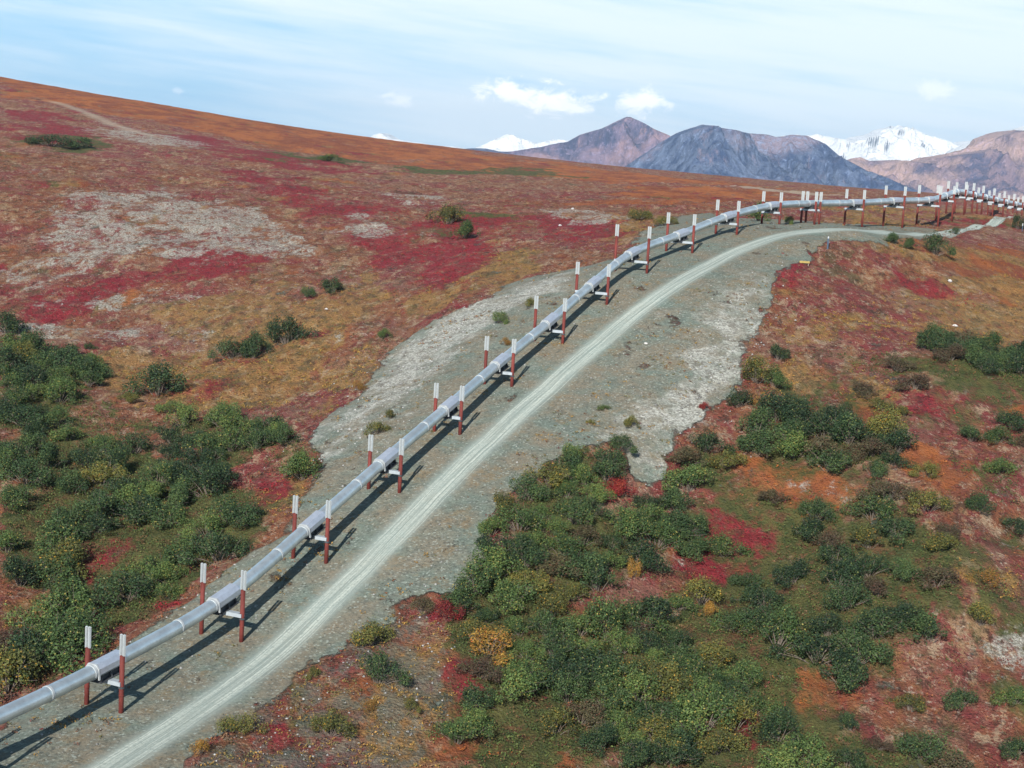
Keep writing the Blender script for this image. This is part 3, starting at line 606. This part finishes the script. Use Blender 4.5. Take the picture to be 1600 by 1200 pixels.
def support(k, shift=0.0, label='', cat='pipeline support', anchor=False):
    org = P[k][:2]+HD[k]*shift; z0 = P[k][2]
    ang = math.atan2(NL[k][1], NL[k][0])                         # local +x runs from the right post to the left post
    nm = 'anchor_support' if anchor else 'pipeline_support'
    t = thing(nm, (org[0], org[1], z0), label, cat, 'supports that carry the pipeline', ang)
    w = WID[k]; pairs = [(0, 0), (w, 0)] if not anchor else [(0, -1.0), (w, -1.0), (0, 1.0), (w, 1.0)]
    if k == 14: w = 3.3
    H = POSTH[k]-2.0
    for x, y in pairs:
        p = obj('support_post', post_mesh(H), t); p.location = (x, y, 0)
        wp = org+NL[k]*x+np.array([-NL[k][1], NL[k][0]])*y
        for dx in (-.18, .18):
            r_ = obj('heat_radiator', rad_me, p); r_.location = (dx, 0, H+.02); r_.rotation_euler = (0, 0, .2)
    bz = PIPEH[k]-1.12; rows = sorted({y for _, y in pairs})
    for y in rows:
        mb = MB(); mb.box((w/2, y+.30, bz-.20), (w+.15, .10, .38)); mb.box((w/2, y-.30, bz-.20), (w+.15, .10, .38)); mb.box((w/2, y, bz-.025), (w-.55, .50, .04))
        for x in (.33, w-.33): mb.box((x, y, bz-.22), (.10, .49, .30))
        obj('crossbeam', mb.me('crossbeam', m_beam), t)
        for x in (0, w):
            mb = MB(); mb.cyl((x, y, bz-.62), (x, y, bz-.45), .31, n=14); obj('beam_clamp', mb.me('beam_clamp', m_dark), t)
    if anchor:
        mb = MB(); mb.box((w/2, 0, bz+.12), (2.0, 2.3, .24)); mb.box((w/2-.8, 0, bz+.5), (.1, 1.8, .7)); mb.box((w/2+.8, 0, bz+.5), (.1, 1.8, .7)); obj('anchor_frame', mb.me('anchor_frame', m_dark), t)
    return t
for k in range(NB):
    v = k-2
    if v < 0: lab = 'pair of rust red posts just outside the lower left corner, casting a shadow into view' if v == -1 else 'red support posts below the lower left corner of the view'
    elif v == 0: lab = 'rust red two-post support nearest the lower left corner, first of the line'
    elif v == 8: lab = 'ninth two-post support from the lower left, widest apart, where the line starts to bend right'
    elif v == 12: lab = 'four-post anchor support with its posts close together on top of the rise'
    elif v in (13, 14, 15): lab = {13: 'tall two-post support first to the right of the four-post anchor', 14: 'tall two-post support second to the right of the four-post anchor', 15: 'tallest two-post support, third to the right of the four-post anchor, where the pipe bends away'}[v]
    elif v > 15: lab = 'distant two-post support on the crest beyond the tallest one, %s after it' % ordinal(v-16)
    else: lab = 'rust red two-post support with white radiators, %s from the lower left corner' % ordinal(v)
    if k < 1: continue
    support(k, 0.0, lab, anchor=(v == 12))

# ------------------------------------------------------------------ shrubs
def shrub_mesh(seed, n_leaf=2600, spread=1.0, tall=1.0):
    r = np.random.default_rng(seed)
    nc = r.integers(16, 24); cen = []
    el_ = r.uniform(.6, 1.0); lob = r.uniform(0, 6.28)
    for i in range(nc):
        a = r.uniform(0, 2*np.pi); q = r.uniform(0, 1)**.6*(.80+.22*math.sin(2*a+lob)+.12*math.sin(5*a+lob*2)); h = .20+.50*max(0, 1-q*q)*r.uniform(.35, 1.45)*tall
        cen.append((q*math.cos(a)*spread, q*math.sin(a)*el_, h, r.uniform(.13, .30)))
    cen = np.array(cen); wt = cen[:, 3]**2; wt /= wt.sum()
    k = r.choice(nc, n_leaf, p=wt); d = r.normal(size=(n_leaf, 3)); d /= np.linalg.norm(d, axis=1)[:, None]
    rad = cen[k, 3]*(r.uniform(.35, 1.0, n_leaf)**.5)*np.where(r.uniform(size=n_leaf) < .15, 1.35, 1.0)
    c = cen[k, :3]+d*rad[:, None]*np.array([1, 1, 1.15]); 
    sprig = r.uniform(size=n_leaf) < .10; c[sprig, 2] += r.uniform(.05, .30, sprig.sum()); c[:, 2] = np.maximum(c[:, 2], .02+.1*r.uniform(size=n_leaf))
    s = r.uniform(.018, .040, n_leaf)
    nrm = d*1.0+r.normal(size=(n_leaf, 3))*.75+np.array([0, 0, .35]); nrm /= np.linalg.norm(nrm, axis=1)[:, None]
    t = np.cross(nrm, r.normal(size=(n_leaf, 3))); t /= np.linalg.norm(t, axis=1)[:, None]; b = np.cross(nrm, t)
    V = np.empty((n_leaf, 4, 3)); 
    V[:, 0] = c-t*s[:, None]; V[:, 1] = c-b*s[:, None]*.62; V[:, 2] = c+t*s[:, None]; V[:, 3] = c+b*s[:, None]*.62
    tone = np.clip(r.normal(.5, .16, n_leaf)+(r.uniform(-.2, .2, nc))[k], 0, 1); q = r.uniform(size=n_leaf)
    col = np.repeat(np.stack([tone, q, q], -1), 4, 0)
    stems = MB()
    for i in range(nc):
        m_ = (cen[i, 0]*.5+r.uniform(-.05, .05), cen[i, 1]*.5, cen[i, 2]*.45); stems.cyl((cen[i, 0]*.12, cen[i, 1]*.12, -.12), m_, .014, .011, n=5); stems.cyl(m_, tuple(cen[i, :3]), .011, .005, n=5)
        for j in range(3):
            e = cen[i, :3]+r.normal(size=3)*.16; stems.cyl(tuple(cen[i, :3]*.8), tuple(e), .006, .003, n=4)
    return V.reshape(-1, 3), np.arange(n_leaf*4).reshape(-1, 4), col, stems
SH = {}
def shrub_variant(kind, i):
    if (kind, i) not in SH:
        V, F, col, st = shrub_mesh(100+i*13, 4200 if kind != 'gold' else 2600)
        SH[(kind, i)] = (np_mesh('foliage', V, F, LEAF[kind], ('leaf',), (col,)), st.me('stems', m_stem))
    return SH[(kind, i)]
shrub_xy = []
def shrub(x, y, w, h, kind, label, group=None, name='willow_shrub', sink=0.0):
    """one bush: w = width in metres, h = height in metres"""
    f, s = shrub_variant(kind, random.randrange(7)); sz = float(gz(x, y))
    t = thing(name, (x, y, sz-.06-sink), label, 'shrub', group, random.uniform(0, 6.28))
    t.scale = (w/1.9, w/1.9*random.uniform(.85, 1.15), h)
    obj('foliage', f, t); obj('stems', s, t); shrub_xy.append((x, y)); return t
def at(u, v): return hit([(u, v)], Z)[0]
def dist_px(x, y): return FOC/math.hypot(x, y)
SINGLE = [ # px of the foot, width in px, height ratio, kind, label
 (14,522,62,.55,'dark','dark green round bush at the left edge, alone on pale lichen ground'),
 (362,560,56,.62,'dark','left and lower bush of the dark green pair on the ochre slope'),
 (398,558,62,.62,'dark','dark green bush in the middle between the lower-left one and the larger upper-right one'),
 (448,536,74,.62,'dark','dark green bush at the upper right end of the row on the ochre slope'),
 (518,457,44,.62,'dark','small dark bush highest on the red slope, right one of a close pair'),
 (481,463,32,.55,'dark','smallest dark bush left of its neighbour high on the red slope'),
 (247,617,92,.58,'dark','lone dark rounded bush above the left willow thicket'),
 (268,644,48,.45,'mid','low grey green bush just below the lone dark rounded bush'),
 (140,546,20,.6,'dark','tiny dark bush above the left thicket on pale ground'),
 (45,560,70,.6,'dark','dark bush on the upper left rim of the thicket by the left edge'),
 (92,585,80,.6,'dark','dark brownish green bush with grey stems on the upper rim of the left thicket'),
 (137,592,60,.6,'dark','dark bush at the upper right tip of the left thicket'),
 (200,628,40,.4,'olive','faint olive bush left of the low grey green bush'),
 (80,228,70,.28,'dark','far green shrub patch on the left hillside, left half'),
 (125,231,55,.28,'dark','far green shrub patch on the left hillside, right half'),
 (515,252,50,.22,'mid','far low olive shrub on the middle of the left hillside'),
 (700,350,66,.45,'olive','olive green shrub alone in the red tundra, upper left half of the patch'),
 (728,372,58,.5,'mid','green shrub alone in the red tundra, lower right half of the patch'),
 (600,528,30,.5,'mid','small green bush at the upper edge of the pale cobbles'),
 (612,654,26,.6,'olive','tiny olive bush on the cobbles left of the fourth support'),
 (590,678,40,.6,'olive','olive bush on the cobbles beside the pipeline, left of the fourth support'),
 (560,610,30,.5,'gold','small yellow bush at the edge of the left cobbles'),
 (1182,598,72,.55,'olive','yellow green bush at the edge of the right cobble slope'),
 (1216,562,42,.6,'dark','small dark green bush behind the yellow green one by the cobble slope'),
 (1210,604,50,.55,'mid','green bush right of the yellow green one by the cobble slope'),
 (1155,636,44,.7,'dark','dark round bush at the right rim of the pale cobble slope'),
 (1193,640,50,.5,'gold','low yellowish bush right of the dark round one by the cobble slope'),
 (1320,650,38,.6,'dark','lone small dark bush on the right tundra slope'),
 (1395,380,34,.5,'dark','dark shrub right of the road top, left one of the two'),
 (1418,388,34,.5,'dark','dark shrub right of the road top, middle of the row'),
 (1460,397,50,.6,'dark','dark shrub right of the road top, lowest and rightmost of the row'),
 (1493,366,18,.6,'dark','tiny dark shrub beside the narrow far part of the road'),
 (1590,358,26,.8,'dark','dark bush at the right edge beside the far road'),
 (1350,618,60,.4,'brown','brownish green bush low on the right tundra slope'),
 (1402,580,60,.4,'brown','brownish bush left of the dark willow row at the right edge'),
 (1430,608,60,.4,'brown','brownish green bush below the dark willow row at the right edge'),
 (1375,640,46,.4,'olive','olive bush between small shrubs on the right slope'),
 (1415,650,40,.4,'olive','yellow olive bush beside another on the right slope'),
 (590,1066,80,.62,'dark','dark green bush on the stony ground below the road'),
 (580,1008,78,.55,'olive','olive bush with orange twigs directly above the dark bush below the road'),
 (374,1143,66,.5,'olive','olive yellow bush on the lower verge of the road'),
 (312,1178,44,.6,'gold','small golden bush on the lower verge of the road near the bottom edge'),
 (516,1146,74,.55,'olive','olive bush on stony ground near the bottom edge, right of the verge bushes'),
 (490,1058,30,.6,'olive','tiny olive bush alone on the gravel beside the road'),
 (577,1110,34,.6,'gold','small orange bush below the dark bush on stony ground'),
 (640,1110,30,.7,'olive','narrow olive bush on stony ground near the lower centre'),
 (1530,975,66,.55,'olive','yellow green bush right of the right thicket'),
 (1545,915,60,.4,'gold','golden low bush above the yellow green one right of the thicket'),
 (1330,1142,54,.55,'dark','round dark bush alone below the right thicket'),
 (1420,1110,60,.5,'olive','olive yellow bush on the lower rim of the right thicket'),
 (1500,1105,66,.5,'dark','dark bush right of the olive one near the lower right corner'),
 (1585,1100,60,.5,'mid','green bush at the right edge near the lower right corner'),
 (1588,1180,60,.5,'dark','dark bush in the lower right corner'),
 (1370,1170,50,.4,'brown','brown bush near the bottom edge on the right'),
 (1530,800,60,.5,'dark','dark bush at the right, left one of the two above the pale stones'),
 (1585,830,50,.5,'dark','dark bush at the right edge above the pale stones'),
 (1450,745,46,.5,'olive','olive bush in the orange clearing at the right'),
 (1560,740,60,.45,'mid','green bush in the orange clearing near the right edge'),
 (985,668,34,.55,'olive','olive bush where the pad meets the pale cobbles'),
 (944,640,24,.35,'mid','flat green tuft on the gravel right of the road'),
 (922,662,16,.5,'olive','tiny tuft on the gravel right of the road'),
 (990,900,34,1.0,'gold','bright yellow bush inside the middle thicket'),
 (1105,960,40,.6,'gold','yellowish bush right of the middle thicket'),
 (1100,640,24,.5,'red','small crimson bush on the pale cobble slope'),
 (968,775,60,.45,'red','crimson bush below the tip of the pale cobble slope'),
 (700,970,56,.6,'red','bright red bush at the left corner of the middle thicket'),
 (662,955,44,.6,'brown','brown red twiggy bush left of the bright red one'),
 (1185,345,60,.5,'mid','green shrub growing under the pipe near the top of the rise'),
 (1232,350,24,.5,'mid','small green shrub under the pipe left of the four-post anchor'),
 (1040,352,40,.4,'olive','olive shrub behind the pipeline near the tenth support'),
 (1000,342,50,.35,'olive','olive green shrub in the tundra left of the upper pipeline'),
 (830,478,26,.5,'olive','small olive bush on the cobbles by the seventh support'),
 (780,505,36,.5,'mid','green bush on the cobbles left of the sixth support'),
 (790,540,26,.5,'gold','yellow bush on the cobbles left of the sixth support'),
 (1095,690,0,0,'',''),
]
for u, v, w, hr, kind, lab in SINGLE:
    if not kind: continue
    x, y = at(u, v); s = dist_px(x, y); wm = w/s
    shrub(x, y, wm*1.05, max(.5, wm*hr*.95), kind, lab, None, 'willow_shrub' if kind in ('dark', 'mid') else 'birch_shrub')
def thicket(polys, spacing, kinds, size, label, group, limit=200):
    pts = []
    for poly in polys:
        wp = hit(poly, Z); lo = wp.min(0); hi = wp.max(0)
        for _ in range(3500):
            q = np.array([random.uniform(lo[0], hi[0]), random.uniform(lo[1], hi[1])])
            if not inpoly(q[:1], q[1:], wp)[0]: continue
            sp = spacing*random.uniform(.8, 1.2)
            if any((q[0]-p[0])**2+(q[1]-p[1])**2 < sp*sp for p in pts) or any((q[0]-p[0])**2+(q[1]-p[1])**2 < (sp*.7)**2 for p in shrub_xy): continue
            pts.append(q)
    total = len(pts); random.shuffle(pts); pts = pts[:limit]
    for q in pts:
        kd = random.choices(list(kinds), list(kinds.values()))[0]; n = vnoise(np.array([q[0]/9]), np.array([q[1]/9]), 77)[0]
        w = random.uniform(*size)*(.8+.4*n)
        nm = 'birch_shrub' if kd in ('gold', 'red', 'olive', 'brown') else 'willow_shrub'
        tone = {'dark': 'dark green', 'mid': 'mid green', 'olive': 'olive green', 'gold': 'golden yellow', 'brown': 'brownish', 'red': 'red'}[kd]
        shrub(q[0], q[1], w, w*random.uniform(.36, .54)*(.8 if kd in ('gold', 'brown') else 1), kd, '%s %s' % (tone, label), '%s %s' % (tone, group), nm)
    return total
n1 = thicket(THICK['lb'], 3.7, {'dark': 5, 'mid': 5, 'olive': .4, 'brown': .4}, (5.2, 8.2), 'shrub among others in the dense thicket left of the pipeline', 'shrubs in the left thicket', 95)
n2 = thicket(THICK['mid'], 3.3, {'dark': 3.2, 'mid': 6, 'olive': 1.3, 'gold': .15, 'brown': .4}, (4.6, 7.4), 'shrub among others in the thicket right below the road', 'shrubs in the middle thicket', 98)
n3 = thicket(THICK['rb'], 3.8, {'dark': 6, 'mid': 2, 'olive': .8, 'brown': 1.6}, (4.6, 7.4), 'shrub among others in the thickets on the right slope', 'shrubs in the right thickets', 95)
print('thicket counts', n1, n2, n3)

# ------------------------------------------------------------------ low ground cover (uncountable) and loose stones
def scatter_positions(n, y0, y1, margin=260):
    y = y0+(y1-y0)*rng.uniform(size=n); hwid = y*.33+22; x = (rng.uniform(size=n)*2-1)*hwid
    z = gz(x, y); u, v = project(x, y, z)
    k = (u > -margin) & (u < 1600+margin) & (v < 1200+margin); return x[k], y[k], z[k]
def cover():
    parts = [scatter_positions(46000, 120, 265), scatter_positions(34000, 255, 470)]
    x = np.concatenate([p[0] for p in parts]); y = np.concatenate([p[1] for p in parts]); z = np.concatenate([p[2] for p in parts])
    zs = {k: bil(v, x, y) for k, v in dict(g=Zg, r=Zrocky, c=Zcob, p=Zpale, cr=Zcrim, gr=Zgreen, o=Zochre, og=Zor).items()}
    clump = fbm(x/4, y/4, 61); u = rng.uniform(size=len(x))
    dr = np.array([math.inf]); dr = seg_dist(x, y, rc[::4])
    keep = np.where(zs['g'] > .4, (u < .34*sstep(clump, .50, .72)+.015) & (dr > 4.2), np.where(zs['r'] > .5, u < .45, u < .18+.6*sstep(clump, .40, .60)+.6*(zs['gr'] > .5)))
    keep &= ~((zs['p'] > .5) & (u > .3))
    x, y, z = x[keep], y[keep], z[keep]; zs = {k: v[keep] for k, v in zs.items()}; N = len(x); print('tufts', N)
    pal = np.array([(.15, .045, .030), (.20, .080, .035), (.17, .10, .055), (.07, .065, .030), (.11, .028, .028), (.13, .055, .04)])
    col = pal[rng.integers(0, 6, N)]
    def paint(mask, cols, prob):
        nonlocal col; cols = np.array(cols); s = (mask > .5) & (rng.uniform(size=N) < prob); col = np.where(s[:, None], cols[rng.integers(0, len(cols), N)], col)
    paint(zs['og'], [(.24, .075, .02), (.28, .10, .03), (.16, .06, .03)], .8)
    paint(zs['o'], [(.27, .16, .04), (.20, .13, .035), (.30, .17, .05), (.11, .10, .035), (.17, .06, .03)], .85)
    paint(zs['gr'], [(.035, .055, .020), (.055, .080, .024), (.080, .100, .030), (.10, .058, .028)], .95)
    paint(zs['cr'], [(.20, .018, .025), (.26, .025, .03), (.13, .03, .025)], .85)
    paint(np.maximum(zs['g'], zs['r']), [(.20, .13, .04), (.11, .10, .04), (.24, .14, .04), (.12, .06, .035)], .95)
    K = 11; far = (y/200)
    s = rng.uniform(.14, .32, N)*np.where(zs['g'] > .5, .9, 1)*np.where(zs['gr'] > .5, 1.9, 1); nl = N*K
    c = np.repeat(np.stack([x, y, z], -1), K, 0); S_ = np.repeat(s, K)
    off = rng.normal(size=(nl, 3))*np.array([.75, .75, .0]); c = c+off*S_[:, None]; c[:, 2] += np.abs(rng.normal(size=nl))*S_*.55+.04
    nrm = rng.normal(size=(nl, 3))+np.array([0, 0, 1.0]); nrm /= np.linalg.norm(nrm, axis=1)[:, None]
    t = np.cross(nrm, rng.normal(size=(nl, 3))); t /= np.linalg.norm(t, axis=1)[:, None]; b = np.cross(nrm, t)
    q = (np.minimum(S_, .24)*rng.uniform(.28, .60, nl))[:, None]
    V = np.stack([c-t*q, c-b*q*.6, c+t*q, c+b*q*.6], 1).reshape(-1, 3)
    cc_ = np.repeat(np.repeat(col, K, 0)*rng.uniform(.75, 1.3, (nl, 1)), 4, 0)
    obj('ground_cover', np_mesh('ground_cover', V, np.arange(nl*4).reshape(-1, 4), m_cov, ('tint',), (cc_,)), kind='stuff', label='low autumn heath and dwarf birch growing over the slope', category='ground cover')
cover()
def stones():
    x, y, z = scatter_positions(90000, 120, 330, 120)
    a = bil(Zg, x, y); r = bil(Zrocky, x, y); c = bil(Zcob, x, y); p = bil(Zpale, x, y); u = rng.uniform(size=len(x)); dr = seg_dist(x, y, rc[::4])
    keep = ((u < .62*c) | (u < .10*a) | (u < .30*r) | (u < .07*p)) & (dr > 3.8); x, y, z, c = x[keep], y[keep], z[keep], c[keep]; N = len(x); print('stones', N)
    s = (.05+.15*rng.uniform(size=N)**3)*(1+.5*c); 
    base = np.array([(1, 0, 0), (0, 1, 0), (-1, 0, 0), (0, -1, 0), (0, 0, .75), (0, 0, -.5)], float)
    V = base[None]*(1+rng.uniform(-.35, .35, (N, 6, 1)))*s[:, None, None]; an = rng.uniform(0, 6.28, N); ca, sa = np.cos(an)[:, None], np.sin(an)[:, None]
    X = V[..., 0]*ca-V[..., 1]*sa+x[:, None]; Y = V[..., 0]*sa+V[..., 1]*ca+y[:, None]; Zz = V[..., 2]+z[:, None]+.03
    tri = np.array([(0, 1, 4), (1, 2, 4), (2, 3, 4), (3, 0, 4), (1, 0, 5), (2, 1, 5), (3, 2, 5), (0, 3, 5)])
    F = (tri[None]+6*np.arange(N)[:, None, None]).reshape(-1, 3); tone = rng.uniform(.12, .36, (N, 1))
    col = np.repeat(np.concatenate([tone, tone*.985, tone*.95], 1), 6, 0)
    obj('gravel_stones', np_mesh('gravel_stones', np.stack([X, Y, Zz], -1).reshape(-1, 3), F, m_cov, ('tint',), (col,)), kind='stuff', label='loose pale stones scattered over the pad and its banks', category='gravel')
stones()

# a few boulders one can single out, and the marker posts
def rock(u, v, w, label):
    x, y = at(u, v); r = np.random.default_rng(int(u)); import bmesh
    bm = bmesh.new(); bmesh.ops.create_icosphere(bm, subdivisions=2, radius=1)
    for q in bm.verts:
        n = Vector((round(q.co.x*1.6)/1.6, round(q.co.y*1.6)/1.6, round(q.co.z*1.6)/1.6)); q.co = q.co.lerp(n, .45)*(1+r.uniform(-.12, .12)); q.co.z *= .6
    me = bpy.data.meshes.new('boulder'); bm.to_mesh(me); bm.free(); me.materials.append(m_rock)
    o = obj('boulder', me, label=label, category='boulder'); s = w/dist_px(x, y)/2; o.scale = (s, s*.8, s); o.location = (x, y, float(gz(x, y))+s*.2); o.rotation_euler = (0, 0, r.uniform(0, 6))
rock(1009, 538, 7, 'small white boulder alone on the gravel pad right of the road bend')
rock(1484, 440, 9, 'white boulder on the right ridge among red tundra, upper one')
rock(1492, 510, 8, 'white boulder lower on the right ridge, right of the tan grass')
rock(875, 353, 6, 'tan boulder on the pale patch left of the upper pipeline')
rock(895, 327, 6, 'small pale boulder on top of the patch left of the upper pipeline')
rock(510, 484, 6, 'small pale stone at the foot of the small dark bush pair')
x, y = at(1293, 389); t = thing('marker_post', (x, y, float(gz(x, y))), 'short blue grey marker post standing beside the top of the road', 'post')
mb = MB(); mb.cyl((0, 0, -.3), (0, 0, 1.9), .16, n=10); obj('post_shaft', mb.me('post_shaft', m_blu), t)
mb = MB(); mb.cyl((0, 0, 1.9), (0, 0, 2.25), .18, .10, n=10); obj('post_cap', mb.me('post_cap', m_band), t)
x, y = at(1257, 413); t = thing('low_marker', (x, y, float(gz(x, y))), 'low yellow brown board lying at the edge of the gravel pad', 'marker board')
mb = MB(); mb.box((0, 0, .38), (1.8, .16, .34), None, .03); obj('board', mb.me('board', m_yel), t)
for sx in (-.7, .7):
    mb = MB(); mb.box((sx, .14, .15), (.12, .10, .9)); obj('leg', mb.me('leg', m_wood), t)
x, y = at(1597, 362); t = thing('marker_post', (x, y, float(gz(x, y))), 'small white topped marker post in front of the dark bush at the right edge', 'post')
mb = MB(); mb.cyl((0, 0, -.3), (0, 0, 1.4), .10, n=8); obj('post_shaft', mb.me('post_shaft', m_blu), t); mb = MB(); mb.cyl((0, 0, 1.4), (0, 0, 2.0), .13, n=8); obj('post_cap', mb.me('post_cap', m_band), t)

# ------------------------------------------------------------------ mountains
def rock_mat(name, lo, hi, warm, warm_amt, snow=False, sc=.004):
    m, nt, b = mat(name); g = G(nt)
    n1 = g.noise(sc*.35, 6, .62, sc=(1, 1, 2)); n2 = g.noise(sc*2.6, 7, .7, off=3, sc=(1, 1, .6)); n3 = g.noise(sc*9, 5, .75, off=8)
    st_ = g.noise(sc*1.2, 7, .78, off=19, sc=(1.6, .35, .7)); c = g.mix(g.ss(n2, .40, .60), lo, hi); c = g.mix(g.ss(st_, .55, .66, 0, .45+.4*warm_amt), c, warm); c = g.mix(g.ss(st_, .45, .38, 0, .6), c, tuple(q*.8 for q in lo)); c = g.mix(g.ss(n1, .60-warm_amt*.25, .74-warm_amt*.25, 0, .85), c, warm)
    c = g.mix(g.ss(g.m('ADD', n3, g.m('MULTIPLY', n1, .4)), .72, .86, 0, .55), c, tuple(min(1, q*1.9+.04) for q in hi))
    if snow:
        nx = nt.nodes.new('ShaderNodeSeparateXYZ'); g.L(g.geo.outputs['True Normal'], nx.inputs[0])
        f = g.ss(g.m('ADD', nx.outputs[2], g.m('MULTIPLY', g.m('SUBTRACT', n2, .5), .7)), .16, .30); c = g.mix(f, c, (.88, .89, .90))
    g.L(c, b.inputs['Base Color']); b.inputs['Roughness'].default_value = .95
    g.L(g.bump(g.m('ADD', n2, n3), 1.0, 45 if not snow else 60), b.inputs['Normal']); return m
def ridged(x, y, s, o=5):
    t = 0; a = .5; n = 0
    for i in range(o): t = t+a*(1-np.abs(2*vnoise(x*2**i+i*5.3, y*2**i+i*3.7, s+i)-1)); n += a; a *= .52
    return t/n
def mountain(name, outline, D, m, half=1800., depth_back=1500., base=-95., spur=1.25, seed=1, sx=520., jag=.0, label=None, nx=420, ny=200):
    """a range standing at distance D whose crest heights follow the given skyline"""
    cr = np.array([pt(u, v, D) for u, v in outline]); x0, x1 = cr[0, 0], cr[-1, 0]
    xs = np.linspace(x0-half*.8, x1+half*.8, nx); prof = np.interp(xs, cr[:, 0], cr[:, 2]); y0 = np.interp(xs, cr[:, 0], cr[:, 1])
    endf = sstep(xs, x0-half*.8, x0)*(1-sstep(xs, x1, x1+half*.8)); prof = base+(prof-base)*endf
    prof += (fbm(xs/90, xs*0+seed, seed+50, 4)-.5)*(prof-base)*jag*endf
    t = np.concatenate([np.linspace(-1, 0, ny-60), np.linspace(0, .8, 61)[1:]]); X = np.repeat(xs[:, None], ny, 1); T = np.repeat(t[None], nx, 0)
    Y = y0[:, None]+np.where(T < 0, T*half, T*depth_back); pf = prof[:, None]
    e = np.abs(T); wx = X+(fbm(X/500, Y/500, seed+3)-.5)*500*np.minimum(e*2, 1)
    k = np.interp(wx.ravel(), xs, prof).reshape(wx.shape)
    k = np.minimum(k, pf+(k-pf)*np.minimum(e*3, 1))
    fall = (1-e)**1.15
    r = ridged(X/sx+.35*Y/sx, Y/(sx*2.4), seed, 6)-.55
    H = base+(k-base)*np.clip(fall+r*spur*np.minimum(e*6, 1)*(1-e)*1.9, 0, 1.5)
    H = np.where(e < 1e-3, pf, H)
    # nothing in front may rise above the skyline it belongs to
    lim = CAMZ+(pf-CAMZ)*np.minimum(Y/y0[:, None], 1)-1.5; H = np.where(T != 0, np.minimum(H, np.maximum(lim, base)), H)
    V = np.stack([X.ravel(), Y.ravel(), H.ravel()], -1)
    me = np_mesh(name, V, grid_faces(nx, ny), m, smooth=False); me.polygons.foreach_set('use_smooth', np.ones(len(me.polygons), bool))
    o = obj(name, me, kind='structure'); return o
m_blue = rock_mat('haze blue slopes', (.045, .080, .180), (.15, .20, .32), (.34, .27, .33), .45)  # distance haze painted in as blue, sunlit ridges as the pinkish tone
m_brn = rock_mat('russet slopes', (.095, .100, .185), (.31, .22, .27), (.58, .39, .34), .75)  # bluish low tone holds painted haze under the russet
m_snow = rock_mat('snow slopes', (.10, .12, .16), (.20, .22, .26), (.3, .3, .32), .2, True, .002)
m_pur = rock_mat('purple brown slopes', (.065, .080, .165), (.21, .175, .275), (.46, .29, .31), .5)  # blue of the distant air painted into the purple brown
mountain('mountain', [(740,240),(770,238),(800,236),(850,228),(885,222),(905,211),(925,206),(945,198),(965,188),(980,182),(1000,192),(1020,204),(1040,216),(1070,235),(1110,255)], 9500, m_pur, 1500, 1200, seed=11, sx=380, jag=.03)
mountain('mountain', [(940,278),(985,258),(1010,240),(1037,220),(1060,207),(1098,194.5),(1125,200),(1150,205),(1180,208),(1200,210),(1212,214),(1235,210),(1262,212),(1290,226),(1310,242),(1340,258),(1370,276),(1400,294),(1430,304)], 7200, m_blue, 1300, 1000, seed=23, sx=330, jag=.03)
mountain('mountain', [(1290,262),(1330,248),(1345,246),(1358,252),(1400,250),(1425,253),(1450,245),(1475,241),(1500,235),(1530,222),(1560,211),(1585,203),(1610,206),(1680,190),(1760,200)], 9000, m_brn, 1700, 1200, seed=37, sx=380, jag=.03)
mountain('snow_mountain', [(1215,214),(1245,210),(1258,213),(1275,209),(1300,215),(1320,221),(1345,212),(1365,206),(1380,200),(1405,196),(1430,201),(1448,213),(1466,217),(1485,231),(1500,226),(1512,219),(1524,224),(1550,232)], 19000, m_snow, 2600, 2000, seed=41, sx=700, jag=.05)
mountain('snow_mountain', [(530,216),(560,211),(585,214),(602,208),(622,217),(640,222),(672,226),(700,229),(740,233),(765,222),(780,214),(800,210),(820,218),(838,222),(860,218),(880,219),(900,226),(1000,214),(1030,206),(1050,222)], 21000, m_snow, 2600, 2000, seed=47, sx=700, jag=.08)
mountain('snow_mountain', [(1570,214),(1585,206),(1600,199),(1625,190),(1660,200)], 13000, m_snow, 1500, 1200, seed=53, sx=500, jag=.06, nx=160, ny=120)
# low dark foothills in the gap left of the first mountain, and the plain that carries the mountains
mountain('foothill', [(700,236),(735,231.5),(760,232),(790,239),(830,246)], 6500, m_blue, 900, 700, seed=59, sx=300, nx=160, ny=90)
m_plain = rock_mat('valley plain', (.07, .06, .045), (.12, .09, .06), (.12, .07, .05), .4, sc=.003)
me = np_mesh('valley_plain', np.array([(-24500, -2800, -96), (24500, -2800, -96), (24500, 25800, -96), (-24500, 25800, -96)], float), np.array([[0, 1, 2, 3]]), m_plain)
obj('valley_plain', me, kind='structure')

# ------------------------------------------------------------------ haze
def haze():
    m = bpy.data.materials.new('haze air'); m.use_nodes = True; nt = m.node_tree; nt.nodes.clear()
    o = nt.nodes.new('ShaderNodeOutputMaterial'); v = nt.nodes.new('ShaderNodeVolumePrincipled'); v.inputs['Color'].default_value = (.62, .80, 1.0, 1)
    v.inputs['Density'].default_value = 3.0e-5; v.inputs['Anisotropy'].default_value = .1; nt.links.new(v.outputs[0], o.inputs['Volume'])
    mb = MB(); mb.box((0, 11500, 432), (50000, 29000, 1060)); obj('haze', mb.me('haze', m), kind='stuff', label='thin blue air in front of the far mountains', category='haze')
haze()
